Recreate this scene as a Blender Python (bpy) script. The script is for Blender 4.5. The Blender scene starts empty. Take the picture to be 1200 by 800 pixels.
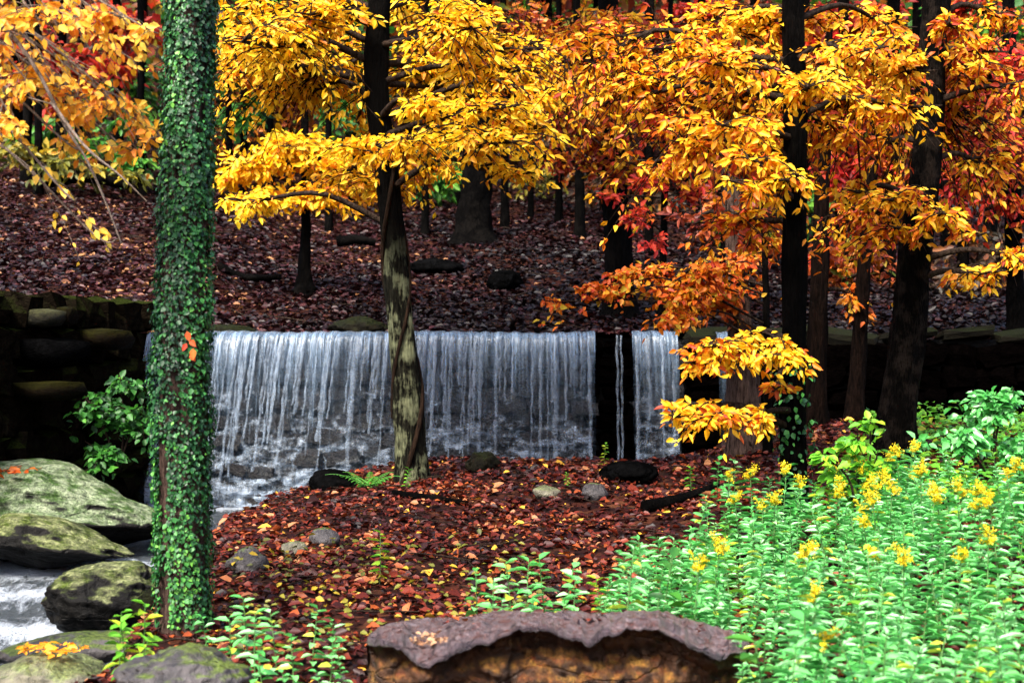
import bpy, math, random
import numpy as np
from mathutils import Vector, Matrix, noise as mnoise

# ------------------------------------------------------------------ camera, sky, sun, exposure
sc = bpy.context.scene
COL = sc.collection
CAMZ, F = 1.6, 1200 * 50 / 36.0
cam_d = bpy.data.cameras.new("camera"); cam = bpy.data.objects.new("camera", cam_d)
COL.objects.link(cam)
cam.location = (0, 0, CAMZ); cam.rotation_euler = (math.radians(90), 0, 0)
cam_d.lens = 50; cam_d.sensor_width = 36; cam_d.clip_start = 0.1; cam_d.clip_end = 1500
cam_d.dof.use_dof = True; cam_d.dof.focus_distance = 11.5; cam_d.dof.aperture_fstop = 2.8
sc.camera = cam

SUN_TO = Vector((-0.32, -0.52, 0.80)).normalized()
world = bpy.data.worlds.new("World"); sc.world = world; world.use_nodes = True
wn = world.node_tree; bg = wn.nodes["Background"]
sky = wn.nodes.new("ShaderNodeTexSky"); sky.sky_type = 'NISHITA'; sky.sun_disc = False
sky.sun_elevation = math.asin(SUN_TO.z); sky.sun_rotation = math.atan2(SUN_TO.x, SUN_TO.y)
sky.air_density = 1.0; sky.dust_density = 3.0; sky.ozone_density = 1.0
wn.links.new(sky.outputs[0], bg.inputs[0]); bg.inputs[1].default_value = 0.085
sun_d = bpy.data.lights.new("sun", 'SUN'); sun = bpy.data.objects.new("sun", sun_d); COL.objects.link(sun)
sun_d.energy = 1.5; sun_d.angle = math.radians(16); sun_d.color = (1.0, 0.94, 0.84)
sun.rotation_euler = (-SUN_TO).to_track_quat('-Z', 'Y').to_euler()
vs = sc.view_settings
vs.view_transform = 'Standard'; vs.look = 'None'; vs.gamma = 1.0; vs.use_curve_mapping = False
vs.exposure = 3.0
sc.render.engine = 'CYCLES'
sc.cycles.use_denoising = True
sc.cycles.max_bounces = 6; sc.cycles.diffuse_bounces = 3; sc.cycles.glossy_bounces = 2
sc.cycles.transmission_bounces = 4; sc.cycles.transparent_max_bounces = 12
sc.cycles.sample_clamp_indirect = 6.0
sc.cycles.caustics_reflective = False; sc.cycles.caustics_refractive = False

rng = np.random.default_rng(11)
rnd = random.Random(5)

# ------------------------------------------------------------------ helpers
def P(px, py, d):
    """point d metres in front of the camera's station that the picture shows at (px, py)"""
    return np.array([(px - 600) / F * d, d, CAMZ - (py - 400) / F * d])

def ss(a, b, v):
    t = np.clip((np.asarray(v, float) - a) / (b - a), 0, 1)
    return t * t * (3 - 2 * t)

def wob(x, y, s=1.0):
    x = np.asarray(x, float) * s; y = np.asarray(y, float) * s
    return (np.sin(1.7*x + 0.9*y + 1.3) * 0.5 + np.sin(-1.1*x + 2.3*y + 4.1) * 0.35 +
            np.sin(3.9*x - 1.7*y + 0.4) * 0.22 + np.sin(2.7*x + 4.6*y + 2.2) * 0.18 + np.sin(7.3*x-6.1*y+1.0)*0.1)

DAM_Y = 16.0
def H(x, y):
    """height of the ground"""
    x = np.asarray(x, float); y = np.asarray(y, float)
    # near bank
    b = 0.40 * ss(8.0, 14.2, y) * ss(-3.1, -0.5, x) - 0.10 * ss(7, 4, y)
    b = b + 0.32 * ss(1.2, 3.2, x) * ss(4, 8, y) + 0.05 * wob(x, y, 1.0)
    b = b - 0.75 * ss(14.35, 14.95, y + 0.25 * wob(x, 0 * y, 1.3)) * ss(2.6, 1.6, x)
    # stream channel at the left
    edge = np.interp(y, [0, 4, 6, 8, 9.5, 11, 12.5, 13.6, 14.4, 17], [-2.0, -2.0, -2.15, -2.2, -2.35, -2.6, -2.55, -2.5, -2.6, -2.6])
    b = b - 0.62 * ss(0.22, -0.22, x - edge + 0.12 * wob(y, x, 2.0))
    # far slope behind the dam
    u = 1.50 + 0.21 * np.clip(y - 16.9, 0, 999) + 0.09 * np.clip(y - 34, 0, 999) + 0.5 * np.clip(y - 44, 0, 56)
    u = u - 0.25 * np.clip(y - 100, 0, 999)
    u = u + 0.10 * wob(x, y, 0.55) * ss(17, 20, y) + 0.35 * wob(x, y, 0.16) * ss(22, 34, y)
    u = u + 0.34 * ss(-3.6, -4.8, x) + 0.10 * np.clip(-5 - x, 0, 40) - 0.07 * np.clip(x - 1, 0, 6) * ss(18, 24, y)
    # bank behind the left retaining wall
    lw = np.interp(y, [6, 10, 12, 16, 17], [-5.2, -5.2, -4.85, -4.38, -4.38])
    l = 1.95 + 0.10 * np.clip(-4.4 - x, 0, 60) + 0.05 * wob(x, y, 0.8)
    b = b + (l - b) * ss(0.12, -0.12, x - lw)
    return b + (u - b) * ss(DAM_Y + 0.18, DAM_Y + 0.34, y)

def new_obj(name, mesh, parent=None, mat=None, base=None):
    o = bpy.data.objects.new(name, mesh); COL.objects.link(o)
    if mat is not None and mesh is not None and not mesh.materials:
        for m in (mat if isinstance(mat, (list, tuple)) else [mat]): mesh.materials.append(m)
    if parent is not None:
        o.parent = parent
        if base is not None: o.location = -Vector(base)
    return o

def thing(name, label, cat, loc=(0, 0, 0), group=None):
    o = bpy.data.objects.new(name, None); COL.objects.link(o); o.location = Vector(loc)
    o.empty_display_size = 0.2
    return tag(o, label, cat, group)

def tag(o, label=None, cat=None, group=None, kind=None):
    if label: o["label"] = label
    if cat: o["category"] = cat
    if group: o["group"] = group
    if kind: o["kind"] = kind
    return o

class MB:
    """collects vertices, faces and a tint value per vertex, then builds one mesh"""
    def __init__(s): s.v = []; s.f = []; s.t = []; s.m = []; s.n = 0
    def add(s, v, faces, tint=0.5, mi=0):
        v = np.asarray(v, float).reshape(-1, 3); faces = np.asarray(faces, int)
        s.v.append(v); s.f.append(faces + s.n); s.n += len(v)
        s.t.append(np.broadcast_to(np.asarray(tint, float), (len(v),)))
        s.m.append(np.full(len(faces), mi))
    def mesh(s, name, smooth=True):
        me = bpy.data.meshes.new(name)
        if not s.v: return me
        v = np.concatenate(s.v)
        me.vertices.add(len(v)); me.vertices.foreach_set("co", v.ravel().astype(np.float32))
        tot = np.concatenate([np.full(len(f), f.shape[1]) for f in s.f])
        lv = np.concatenate([f.ravel() for f in s.f])
        me.loops.add(len(lv)); me.loops.foreach_set("vertex_index", lv.astype(np.int32))
        me.polygons.add(len(tot))
        st = np.concatenate([[0], np.cumsum(tot)[:-1]])
        me.polygons.foreach_set("loop_start", st.astype(np.int32))
        me.polygons.foreach_set("material_index", np.concatenate(s.m).astype(np.int32))
        me.polygons.foreach_set("use_smooth", np.full(len(tot), smooth))
        a = me.attributes.new("tint", 'FLOAT', 'POINT')
        a.data.foreach_set("value", np.concatenate(s.t).astype(np.float32))
        me.update(calc_edges=True); me.validate()
        return me

def nrm(v):
    v = np.asarray(v, float); return v / (np.linalg.norm(v, axis=-1, keepdims=True) + 1e-9)

def tube(mb, pts, rad, sides=8, rough=0.0, tint=0.5, cap=True, seed=0.0, lobes=0.0):
    pts = np.asarray(pts, float); n = len(pts); rad = np.broadcast_to(np.asarray(rad, float), (n,))
    tg = nrm(np.gradient(pts, axis=0))
    ref = np.array([0, 1.0, 0]) if abs(tg[0][1]) < 0.9 else np.array([1.0, 0, 0])
    a = nrm(np.cross(tg, ref)); b = np.cross(tg, a)
    ang = np.arange(sides) * 2 * math.pi / sides
    r = rad[:, None] * np.ones(sides)[None, :]
    if rough:
        k = np.arange(n)[:, None]
        r = r * (1 + rough * (np.sin(3 * ang[None] + 0.35 * k + seed) * 0.5 + np.sin(5 * ang[None] - 0.61 * k + seed * 2.1) * 0.4
                              + np.sin(9 * ang[None] + 1.3 * k + seed) * 0.3))
    ring = pts[:, None, :] + r[..., None] * (np.cos(ang)[None, :, None] * a[:, None] + np.sin(ang)[None, :, None] * b[:, None])
    i = np.arange(n - 1)[:, None]; j = np.arange(sides)[None, :]; j2 = (j + 1) % sides
    f = np.stack([i * sides + j, i * sides + j2, (i + 1) * sides + j2, (i + 1) * sides + j], -1).reshape(-1, 4)
    mb.add(ring.reshape(-1, 3), f, tint)
    if cap:
        for e, k in ((0, 0), (n - 1, 1)):
            base = mb.n
            mb.add(np.vstack([ring[e], pts[e]]), [[q, (q + 1) % sides, sides] if k else [(q + 1) % sides, q, sides] for q in range(sides)], tint)

def spline(pts, n):
    """smooth path through points (each row any width)"""
    pts = np.asarray(pts, float); m = len(pts)
    if m == 2: return pts[0] + (pts[1] - pts[0]) * np.linspace(0, 1, n)[:, None]
    p = np.vstack([2 * pts[0] - pts[1], pts, 2 * pts[-1] - pts[-2]])
    out = []
    for t in np.linspace(0, m - 1 - 1e-6, n):
        i = int(t); u = t - i; a, b, c, d = p[i:i + 4]
        out.append(0.5 * ((2 * b) + (c - a) * u + (2 * a - 5 * b + 4 * c - d) * u * u + (3 * b - a - 3 * c + d) * u ** 3))
    return np.array(out)

# leaf: six points, two faces folded along the midrib
def leaf_template(w, fold, curl):
    return np.array([(0, 0, 0), (.33, .5 * w, fold * .7), (.70, .36 * w, fold * .55 - curl * .4), (1, 0, -curl), (.70, -.36 * w, fold * .55 - curl * .4), (.33, -.5 * w, fold * .7)])
LEAF_F = np.array([[0, 3, 2, 1], [0, 5, 4, 3]])

def frames(d, n):
    d = nrm(d); s = nrm(np.cross(n, d)); n = np.cross(d, s)
    return d, s, n

def add_leaves(mb, pos, d, n, size, tint, w=0.5, fold=0.12, curl=0.18):
    N = len(pos)
    if N == 0: return
    d, s, n = frames(d, n)
    T = leaf_template(w, fold, curl)
    sz = np.broadcast_to(size, (N,))[:, None, None]
    wv = (0.8 + 0.4 * rng.random(N))[:, None, None]
    v = pos[:, None, :] + sz * (T[None, :, 0:1] * d[:, None] + wv * T[None, :, 1:2] * s[:, None] + T[None, :, 2:3] * n[:, None])
    f = (np.arange(N)[:, None, None] * 6 + LEAF_F[None]).reshape(-1, 4)
    mb.add(v.reshape(-1, 3), f, np.repeat(np.broadcast_to(tint, (N,)), 6))

LEAF_CACHE = {}
def leaf_mesh(key, mat, tint, w, fold, curl):
    k = (key, round(tint, 2))
    if k not in LEAF_CACHE:
        mb = MB(); mb.add(leaf_template(w, fold, curl), LEAF_F, tint)
        me = mb.mesh("leaf"); me.materials.append(mat); LEAF_CACHE[k] = me
    return LEAF_CACHE[k]

def leaf_objects(parent, base, pos, d, n, size, tint, key, mat, w, fold, curl, name="leaf"):
    d, s, n = frames(d, n); base = np.asarray(base, float)
    for i in range(len(pos)):
        o = bpy.data.objects.new(name, leaf_mesh(key, mat, round(float(tint[i]) * 9) / 9.0, w, fold, curl))
        COL.objects.link(o); o.parent = parent
        M = Matrix.Identity(4); z = float(size[i])
        for r in range(3):
            M[r][0] = d[i][r] * z; M[r][1] = s[i][r] * z; M[r][2] = n[i][r] * z; M[r][3] = pos[i][r] - base[r]
        o.matrix_basis = M

# ------------------------------------------------------------------ materials
def nodes(name):
    m = bpy.data.materials.new(name); m.use_nodes = True
    nt = m.node_tree; pr = nt.nodes["Principled BSDF"]
    return m, nt, pr

def ramp(nt, stops, fac=None, interp='LINEAR'):
    r = nt.nodes.new("ShaderNodeValToRGB"); cr = r.color_ramp; cr.interpolation = interp
    while len(cr.elements) < len(stops): cr.elements.new(0.5)
    for e, (p, c) in zip(cr.elements, stops):
        e.position = p; e.color = (*c, 1) if len(c) == 3 else c
    if fac is not None: nt.links.new(fac, r.inputs[0])
    return r

def tex(nt, kind, scale, detail=4, rough=0.55, vec=None, mscale=None, **kw):
    t = nt.nodes.new("ShaderNodeTex" + kind); t.inputs["Scale"].default_value = scale
    if kind == "Noise":
        t.inputs["Detail"].default_value = detail; t.inputs["Roughness"].default_value = rough
    if vec is None:
        co = nt.nodes.new("ShaderNodeTexCoord"); vec = co.outputs["Object"]
    if mscale:
        mp = nt.nodes.new("ShaderNodeMapping"); mp.inputs["Scale"].default_value = mscale
        nt.links.new(vec, mp.inputs[0]); vec = mp.outputs[0]
    nt.links.new(vec, t.inputs["Vector"])
    return t

def bump(nt, pr, h, strength=0.5, dist=0.02):
    b = nt.nodes.new("ShaderNodeBump"); b.inputs["Strength"].default_value = strength; b.inputs["Distance"].default_value = dist
    nt.links.new(h, b.inputs["Height"]); nt.links.new(b.outputs[0], pr.inputs["Normal"]); return b

def mixc(nt, fac, a, b, mode='MIX'):
    m = nt.nodes.new("ShaderNodeMix"); m.data_type = 'RGBA'; m.blend_type = mode
    for sock, val in ((m.inputs[0], fac), (m.inputs[6], a), (m.inputs[7], b)):
        if isinstance(val, (int, float)): sock.default_value = val
        elif isinstance(val, tuple): sock.default_value = (*val, 1)
        else: nt.links.new(val, sock)
    return m.outputs[2]

def math_n(nt, op, a, b=None, clamp=False):
    m = nt.nodes.new("ShaderNodeMath"); m.operation = op; m.use_clamp = clamp
    for i, v in enumerate((a, b)):
        if v is None: continue
        if isinstance(v, (int, float)): m.inputs[i].default_value = v
        else: nt.links.new(v, m.inputs[i])
    return m.outputs[0]

def leaf_mat(name, stops, rough=0.5, trans=0.35, spec=0.35, interp='LINEAR'):
    m, nt, pr = nodes(name)
    at = nt.nodes.new("ShaderNodeAttribute"); at.attribute_name = "tint"
    r = ramp(nt, stops, at.outputs["Fac"], interp)
    n = tex(nt, "Noise", 30, 2)
    col = mixc(nt, 0.35, r.outputs[0], mixc(nt, 1.0, r.outputs[0], ramp(nt, [(0.3, (.45, .40, .35)), (0.7, (1.25, 1.2, 1.1))], n.outputs[0]).outputs[0], 'MULTIPLY'))
    nt.links.new(col, pr.inputs["Base Color"])
    pr.inputs["Roughness"].default_value = rough; pr.inputs["Specular IOR Level"].default_value = spec
    tr = nt.nodes.new("ShaderNodeBsdfTranslucent"); nt.links.new(col, tr.inputs[0])
    mx = nt.nodes.new("ShaderNodeMixShader"); mx.inputs[0].default_value = trans
    nt.links.new(pr.outputs[0], mx.inputs[1]); nt.links.new(tr.outputs[0], mx.inputs[2])
    nt.links.new(mx.outputs[0], nt.nodes["Material Output"].inputs[0])
    return m

M = {}
M['yellow'] = leaf_mat("yellow_leaf", [(0, (.45, .09, .006)), (.25, (.80, .30, .006)), (.6, (.93, .52, .008)), (1, (.95, .66, .025))], trans=.5)
M['gold'] = leaf_mat("gold_leaf", [(0, (.36, .035, .008)), (.28, (.70, .15, .006)), (.55, (.92, .44, .008)), (1, (.95, .64, .03))], trans=.5)
M['orange'] = leaf_mat("orange_leaf", [(0, (.38, .03, .008)), (.4, (.62, .11, .010)), (.75, (.72, .22, .012)), (.88, (.40, .30, .02)), (1, (.80, .38, .02))], trans=.5)
M['red'] = leaf_mat("red_leaf", [(0, (.16, .008, .010)), (.45, (.48, .022, .016)), (.8, (.66, .055, .018)), (1, (.70, .18, .02))], trans=.5)
M['peach'] = leaf_mat("peach_leaf", [(0, (.74, .22, .015)), (.35, (.92, .46, .025)), (1, (.96, .68, .10))], trans=.5)
M['dark'] = leaf_mat("dark_leaf", [(0, (.020, .016, .008)), (.5, (.055, .028, .012)), (.85, (.16, .045, .015)), (1, (.30, .13, .02))])
M['rust'] = leaf_mat("rust_leaf", [(0, (.10, .012, .008)), (.5, (.34, .06, .012)), (.85, (.62, .20, .012)), (1, (.16, .22, .02))])
M['olive'] = leaf_mat("olive_leaf", [(0, (.05, .06, .010)), (.5, (.16, .16, .015)), (1, (.45, .30, .02))])
M['green'] = leaf_mat("green_leaf", [(0, (.012, .060, .012)), (.5, (.045, .21, .022)), (1, (.14, .36, .03))])
M['plant'] = leaf_mat("plant_leaf", [(0, (.030, .20, .03)), (.35, (.09, .44, .09)), (.65, (.20, .60, .19)), (.93, (.36, .70, .34)), (1, (.46, .55, .05))], rough=0.38, spec=0.8, trans=0.3)
M['lime'] = leaf_mat("lime_leaf", [(0, (.06, .24, .015)), (.5, (.13, .42, .025)), (1, (.40, .46, .02))], rough=0.45)
M['flower'] = leaf_mat("flower", [(0, (.55, .38, .004)), (.5, (.78, .58, .010)), (1, (.88, .74, .03))], trans=0.25)
M['ivy'] = leaf_mat("ivy_leaf", [(0, (.004, .020, .008)), (.5, (.014, .075, .021)), (.9, (.05, .22, .040)), (1, (.12, .34, .05))], rough=0.45, spec=0.25, trans=0.1)
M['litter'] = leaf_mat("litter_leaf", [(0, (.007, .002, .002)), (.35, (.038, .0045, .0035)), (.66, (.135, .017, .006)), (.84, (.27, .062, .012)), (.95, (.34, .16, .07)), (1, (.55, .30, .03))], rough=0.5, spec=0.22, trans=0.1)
M['litter_far'] = leaf_mat("dark_litter_leaf", [(0, (.002, .0006, .0008)), (.4, (.007, .0012, .0016)), (.72, (.029, .0042, .0048)), (.90, (.075, .021, .022)), (1, (.26, .12, .045))], rough=0.48, spec=0.20, trans=0.08)
M['tan'] = leaf_mat("tan_leaf", [(0, (.24, .10, .05)), (1, (.52, .32, .18))], rough=0.6)

def bark(name, c0, c1, c2=None, scale=1.0, moss=None, zmax=None):
    m, nt, pr = nodes(name)
    n1 = tex(nt, "Noise", 9 * scale, 6, 0.65, mscale=(4, 4, .7))
    n2 = tex(nt, "Noise", 3.0 * scale, 4, 0.6)
    col = ramp(nt, [(.35, c0), (.62, c1)], n1.outputs[0]).outputs[0]
    if zmax:
        co = nt.nodes.new('ShaderNodeTexCoord'); sx = nt.nodes.new('ShaderNodeSeparateXYZ'); nt.links.new(co.outputs['Object'], sx.inputs[0])
        low = ramp(nt, [(0, (0, 0, 0)), (.5, (1, 1, 1))], math_n(nt, 'SUBTRACT', zmax, math_n(nt, 'ADD', sx.outputs[2], math_n(nt, 'MULTIPLY', n2.outputs[0], .8)))).outputs[0]
        col = mixc(nt, low, (.0022, .0018, .0015), col)
    if c2: col = mixc(nt, ramp(nt, [(.48, (0, 0, 0)), (.66, (1, 1, 1))], math_n(nt, 'ADD', n2.outputs[0], math_n(nt, 'MULTIPLY', math_n(nt, 'SUBTRACT', n1.outputs[0], .5), .5))).outputs[0] if not zmax else math_n(nt, 'MULTIPLY', ramp(nt, [(.46, (0, 0, 0)), (.64, (1, 1, 1))], math_n(nt, 'ADD', n2.outputs[0], math_n(nt, 'MULTIPLY', math_n(nt, 'SUBTRACT', n1.outputs[0], .5), .5))).outputs[0], low), col, c2)
    if moss:
        n3 = tex(nt, "Noise", 2.0, 5, 0.6)
        col = mixc(nt, ramp(nt, [(.48, (0, 0, 0)), (.62, (.8, .8, .8))], n3.outputs[0]).outputs[0], col, moss)
    nt.links.new(col, pr.inputs["Base Color"]); pr.inputs["Roughness"].default_value = 0.75
    pr.inputs["Specular IOR Level"].default_value = 0.02
    bump(nt, pr, n1.outputs[0], 1.0, 0.06)
    return m
M['bark_dark'] = bark("dark_bark", (.0002, .0002, .0002), (.0018, .0014, .0012), (.0040, .0033, .0028), scale=1.5)
M['bark_brown'] = bark("brown_bark", (.0012, .0008, .0006), (.008, .0042, .003))
M['bark_grey'] = bark("grey_brown_bark", (.010, .006, .005), (.09, .058, .046))
M['bark_scaly'] = bark("scaly_bark", (.0006, .0005, .0004), (.0045, .0035, .0028), (.018, .013, .010), scale=2.6)
M['bark_lichen'] = bark("lichen_bark", (.0015, .0013, .001), (.016, .015, .010), (.17, .18, .10), scale=1.3, zmax=3.1)
M['vine'] = bark("vine_bark", (.006, .004, .003), (.028, .016, .010))
M['twig'] = bark("twig_bark", (.012, .008, .006), (.045, .03, .022))
M['twig_pale'] = bark("pale_twig_bark", (.10, .07, .05), (.26, .20, .16))

def rock(name, c0, c1, moss=None, lichen=None, top=(0.25, 0.75), scale=1.0, gloss=0.55, bstr=0.8, spec=0.3):
    m, nt, pr = nodes(name)
    n1 = tex(nt, "Noise", 4.5 * scale, 8, 0.65); n2 = tex(nt, "Noise", 19 * scale, 5, 0.6)
    col = ramp(nt, [(.3, c0), (.7, c1)], n1.outputs[0]).outputs[0]
    col = mixc(nt, .55, col, mixc(nt, 1.0, col, ramp(nt, [(.3, (.3, .3, .3)), (.7, (1.6, 1.6, 1.6))], n2.outputs[0]).outputs[0], 'MULTIPLY'))
    if moss or lichen:
        ge = nt.nodes.new("ShaderNodeNewGeometry"); sx = nt.nodes.new("ShaderNodeSeparateXYZ"); nt.links.new(ge.outputs["Normal"], sx.inputs[0])
        n3 = tex(nt, "Noise", 5.5 * scale, 5, 0.65); n4 = tex(nt, "Noise", 8 * scale, 6, 0.7, mscale=(1, 1.3, 1.9))
        f = math_n(nt, 'ADD', sx.outputs[2], math_n(nt, 'MULTIPLY', math_n(nt, 'SUBTRACT', n3.outputs[0], .5), 1.7))
        f = ramp(nt, [(top[0], (0, 0, 0)), (top[1], (1, 1, 1))], f).outputs[0]
        if lichen:
            lc = mixc(nt, ramp(nt, [(.40, (0, 0, 0)), (.60, (1, 1, 1))], n4.outputs[0]).outputs[0], moss, lichen)
        else: lc = moss
        lc = mixc(nt, .6, lc, mixc(nt, 1.0, lc, ramp(nt, [(.3, (.25, .25, .25)), (.7, (1.5, 1.5, 1.4))], n2.outputs[0]).outputs[0], 'MULTIPLY'))
        lc = mixc(nt, .7, lc, mixc(nt, 1.0, lc, ramp(nt, [(.36, (.15, .17, .12)), (.64, (1.7, 1.7, 1.6))], tex(nt, "Noise", 48 * scale, 3, .7).outputs[0]).outputs[0], 'MULTIPLY'))
        col = mixc(nt, f, col, lc)
    nt.links.new(col, pr.inputs["Base Color"]); pr.inputs["Roughness"].default_value = gloss; pr.inputs["Specular IOR Level"].default_value = spec
    vo = tex(nt, "Voronoi", 2.3 * scale, mscale=(1, 1.4, 2.2)); vo.feature = 'DISTANCE_TO_EDGE'
    n6 = tex(nt, "Noise", 75 * scale, 4, .7)
    crk = ramp(nt, [(0, (0, 0, 0)), (.05, (1, 1, 1))], math_n(nt, 'ADD', vo.outputs[0], math_n(nt, 'MULTIPLY', math_n(nt, 'SUBTRACT', n2.outputs[0], .5), .12))).outputs[0]
    hgt = math_n(nt, 'ADD', math_n(nt, 'ADD', n1.outputs[0], math_n(nt, 'MULTIPLY', n2.outputs[0], .5)), math_n(nt, 'MULTIPLY', n6.outputs[0], .22))
    bump(nt, pr, math_n(nt, 'ADD', hgt, math_n(nt, 'MULTIPLY', crk, .35)), bstr, 0.04)
    return m
M['dam_stone'] = rock("wet_dam_stone", (.0012, .0012, .0015), (.048, .045, .045), gloss=0.25, scale=2.6, spec=.45, bstr=1.0)
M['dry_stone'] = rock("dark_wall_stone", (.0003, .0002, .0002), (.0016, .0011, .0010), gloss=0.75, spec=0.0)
M['wing_stone'] = rock("mossy_wall_stone", (.0008, .0007, .0006), (.011, .008, .005), moss=(.013, .017, .004), top=(.25, .9), gloss=0.6, spec=0.0)
M['pale_stone'] = rock("pale_lichen_stone", (.004, .0035, .002), (.020, .018, .009), moss=(.05, .05, .02), top=(.3, 1.2), gloss=0.7, spec=.1)
M['amber_stone'] = rock("mossy_amber_stone", (.0012, .0008, .0005), (.010, .006, .0022), moss=(.012, .011, .0015), top=(.2, .8), gloss=0.7, spec=.03)
M['boulder'] = rock("lichen_boulder", (.002, .002, .002), (.010, .009, .008), moss=(.030, .062, .012), lichen=(.18, .21, .14), top=(.28, .62), scale=.9, spec=.1)
M['boulder_moss'] = rock("mossy_boulder", (.002, .002, .002), (.010, .009, .008), moss=(.040, .058, .007), lichen=(.17, .18, .09), top=(.55, .95), spec=.1)
M['rock_grey'] = rock("grey_rock", (.012, .011, .012), (.075, .066, .066), moss=(.06, .085, .012), top=(.80, 1.15), gloss=0.5)
M['rock_pale'] = rock("pale_flat_rock", (.05, .045, .03), (.20, .185, .13), moss=(.09, .11, .04), top=(.6, 1.1), gloss=0.5)
M['rock_olive'] = rock("olive_rock", (.002, .0017, .001), (.010, .0085, .0045), moss=(.007, .009, .002), top=(.4, .9), gloss=0.7, spec=.05)
M['rock_dark'] = rock("dark_rock", (.0006, .0006, .0006), (.003, .003, .0032), gloss=0.6, spec=0.0)
M['slab_top'] = rock("purple_grey_slab", (.005, .003, .004), (.085, .058, .066), moss=(.075, .024, .018), lichen=(.14, .11, .13), top=(.65, 1.4), scale=3.0, gloss=0.33, bstr=1.0, spec=.5)
M['slab_face'] = rock("amber_slab_face", (.001, .0008, .0006), (.075, .028, .009), moss=(.11, .026, .008), lichen=(.20, .10, .018), top=(.15, .75), scale=1.6, gloss=0.5, bstr=1.0)
M['mortar'] = rock("dark_wet_core", (.0006, .0006, .0006), (.002, .002, .0018), gloss=0.6, spec=.1)

def ground_mat():
    m, nt, pr = nodes("leaf_mould")
    v = tex(nt, "Voronoi", 11); n = tex(nt, "Noise", 2.2, 6, .65)
    sp = nt.nodes.new("ShaderNodeSeparateColor"); nt.links.new(v.outputs["Color"], sp.inputs[0])
    c = ramp(nt, [(0, (.006, .002, .002)), (.5, (.016, .004, .003)), (.8, (.035, .009, .005)), (1, (.06, .022, .01))], sp.outputs[0]).outputs[0]
    c = mixc(nt, ramp(nt, [(.42, (0, 0, 0)), (.62, (.75, .75, .75))], n.outputs[0]).outputs[0], c, (.006, .0035, .0025))
    nt.links.new(c, pr.inputs["Base Color"]); pr.inputs["Roughness"].default_value = .8; pr.inputs["Specular IOR Level"].default_value = .05
    bump(nt, pr, v.outputs["Distance"], .7, .03)
    return m
M['ground'] = ground_mat()

def stream_mat():
    m, nt, pr = nodes("stream_water")
    at = nt.nodes.new("ShaderNodeAttribute"); at.attribute_name = "tint"
    n = tex(nt, "Noise", 7, 6, .7, mscale=(2.2, 1, 1)); n2 = tex(nt, "Noise", 22, 4, .6, mscale=(1.6, 1, 1))
    f = math_n(nt, 'ADD', at.outputs["Fac"], math_n(nt, 'MULTIPLY', math_n(nt, 'SUBTRACT', n.outputs[0], .5), 1.5))
    foam = ramp(nt, [(.42, (0, 0, 0)), (.85, (1, 1, 1))], f).outputs[0]
    c = mixc(nt, foam, (.045, .055, .062), (.44, .49, .56))
    nt.links.new(c, pr.inputs["Base Color"])
    nt.links.new(ramp(nt, [(0, (.10, .10, .10)), (1, (.55, .55, .55))], foam).outputs[0], pr.inputs["Roughness"])
    bump(nt, pr, math_n(nt, 'ADD', n.outputs[0], math_n(nt, 'MULTIPLY', n2.outputs[0], .5)), 1.0, .10)
    return m
M['stream'] = stream_mat()

def veil_mat():
    m, nt, pr = nodes("falling_water")
    co = nt.nodes.new("ShaderNodeTexCoord"); sx = nt.nodes.new("ShaderNodeSeparateXYZ"); nt.links.new(co.outputs["Object"], sx.inputs[0])
    n1 = tex(nt, "Noise", 1.0, 3, .6, mscale=(9, 0.3, .55)); n2 = tex(nt, "Noise", 1.0, 3, .65, mscale=(38, .3, 1.6))
    n3 = tex(nt, "Noise", 1.0, 4, .7, mscale=(30, 1, 14))
    s = math_n(nt, 'ADD', math_n(nt, 'MULTIPLY', n1.outputs[0], .55), math_n(nt, 'MULTIPLY', n2.outputs[0], .55))
    s = math_n(nt, 'ADD', s, math_n(nt, 'MULTIPLY', math_n(nt, 'SUBTRACT', n3.outputs[0], .5), .22))
    drop = math_n(nt, 'MULTIPLY', math_n(nt, 'SUBTRACT', 1.70, sx.outputs[2]), .62)          # 0 at the lip, 1 at the foot
    th = ramp(nt, [(0, (.34, .34, .34)), (.10, (.42, .42, .42)), (.22, (.49, .49, .49)), (.40, (.56, .56, .56)), (.7, (.64, .64, .64)), (1, (.66, .66, .66))], drop).outputs[0]
    a = math_n(nt, 'MULTIPLY', math_n(nt, 'SUBTRACT', s, th), 2.8, True)
    a = math_n(nt, 'MULTIPLY', math_n(nt, 'ADD', math_n(nt, 'MULTIPLY', a, .9), ramp(nt, [(0, (.30, .30, .30)), (.25, (.17, .17, .17)), (.6, (.05, .05, .05)), (1, (.03, .03, .03))], drop).outputs[0]), .82, True)
    nt.links.new(mixc(nt, n2.outputs[0], (.035, .06, .095), (.19, .27, .37)), pr.inputs["Base Color"])
    nt.links.new(a, pr.inputs["Alpha"]); pr.inputs["Roughness"].default_value = .25
    bump(nt, pr, s, .8, .04)
    return m
M['veil'] = veil_mat()
def foam_mat(name, col, alpha):
    m, nt, pr = nodes(name)
    n = tex(nt, "Noise", 30, 4, .7, mscale=(1, 1, .35))
    nt.links.new(ramp(nt, [(.30, (.05, .05, .05)), (.62, (alpha, alpha, alpha))], n.outputs[0]).outputs[0], pr.inputs["Alpha"])
    pr.inputs["Base Color"].default_value = (*col, 1); pr.inputs["Roughness"].default_value = .35
    return m
M['strand'] = foam_mat("water_strand", (.26, .33, .42), .36)
M['splash'] = foam_mat("water_splash", (.30, .35, .42), .5)
def plain(name, col, rough=.6):
    m, nt, pr = nodes(name); n = tex(nt, "Noise", 9, 5, .6)
    nt.links.new(mixc(nt, n.outputs[0], tuple(c * .8 for c in col), tuple(min(1, c * 1.15) for c in col)), pr.inputs["Base Color"])
    pr.inputs["Roughness"].default_value = rough; return m
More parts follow.
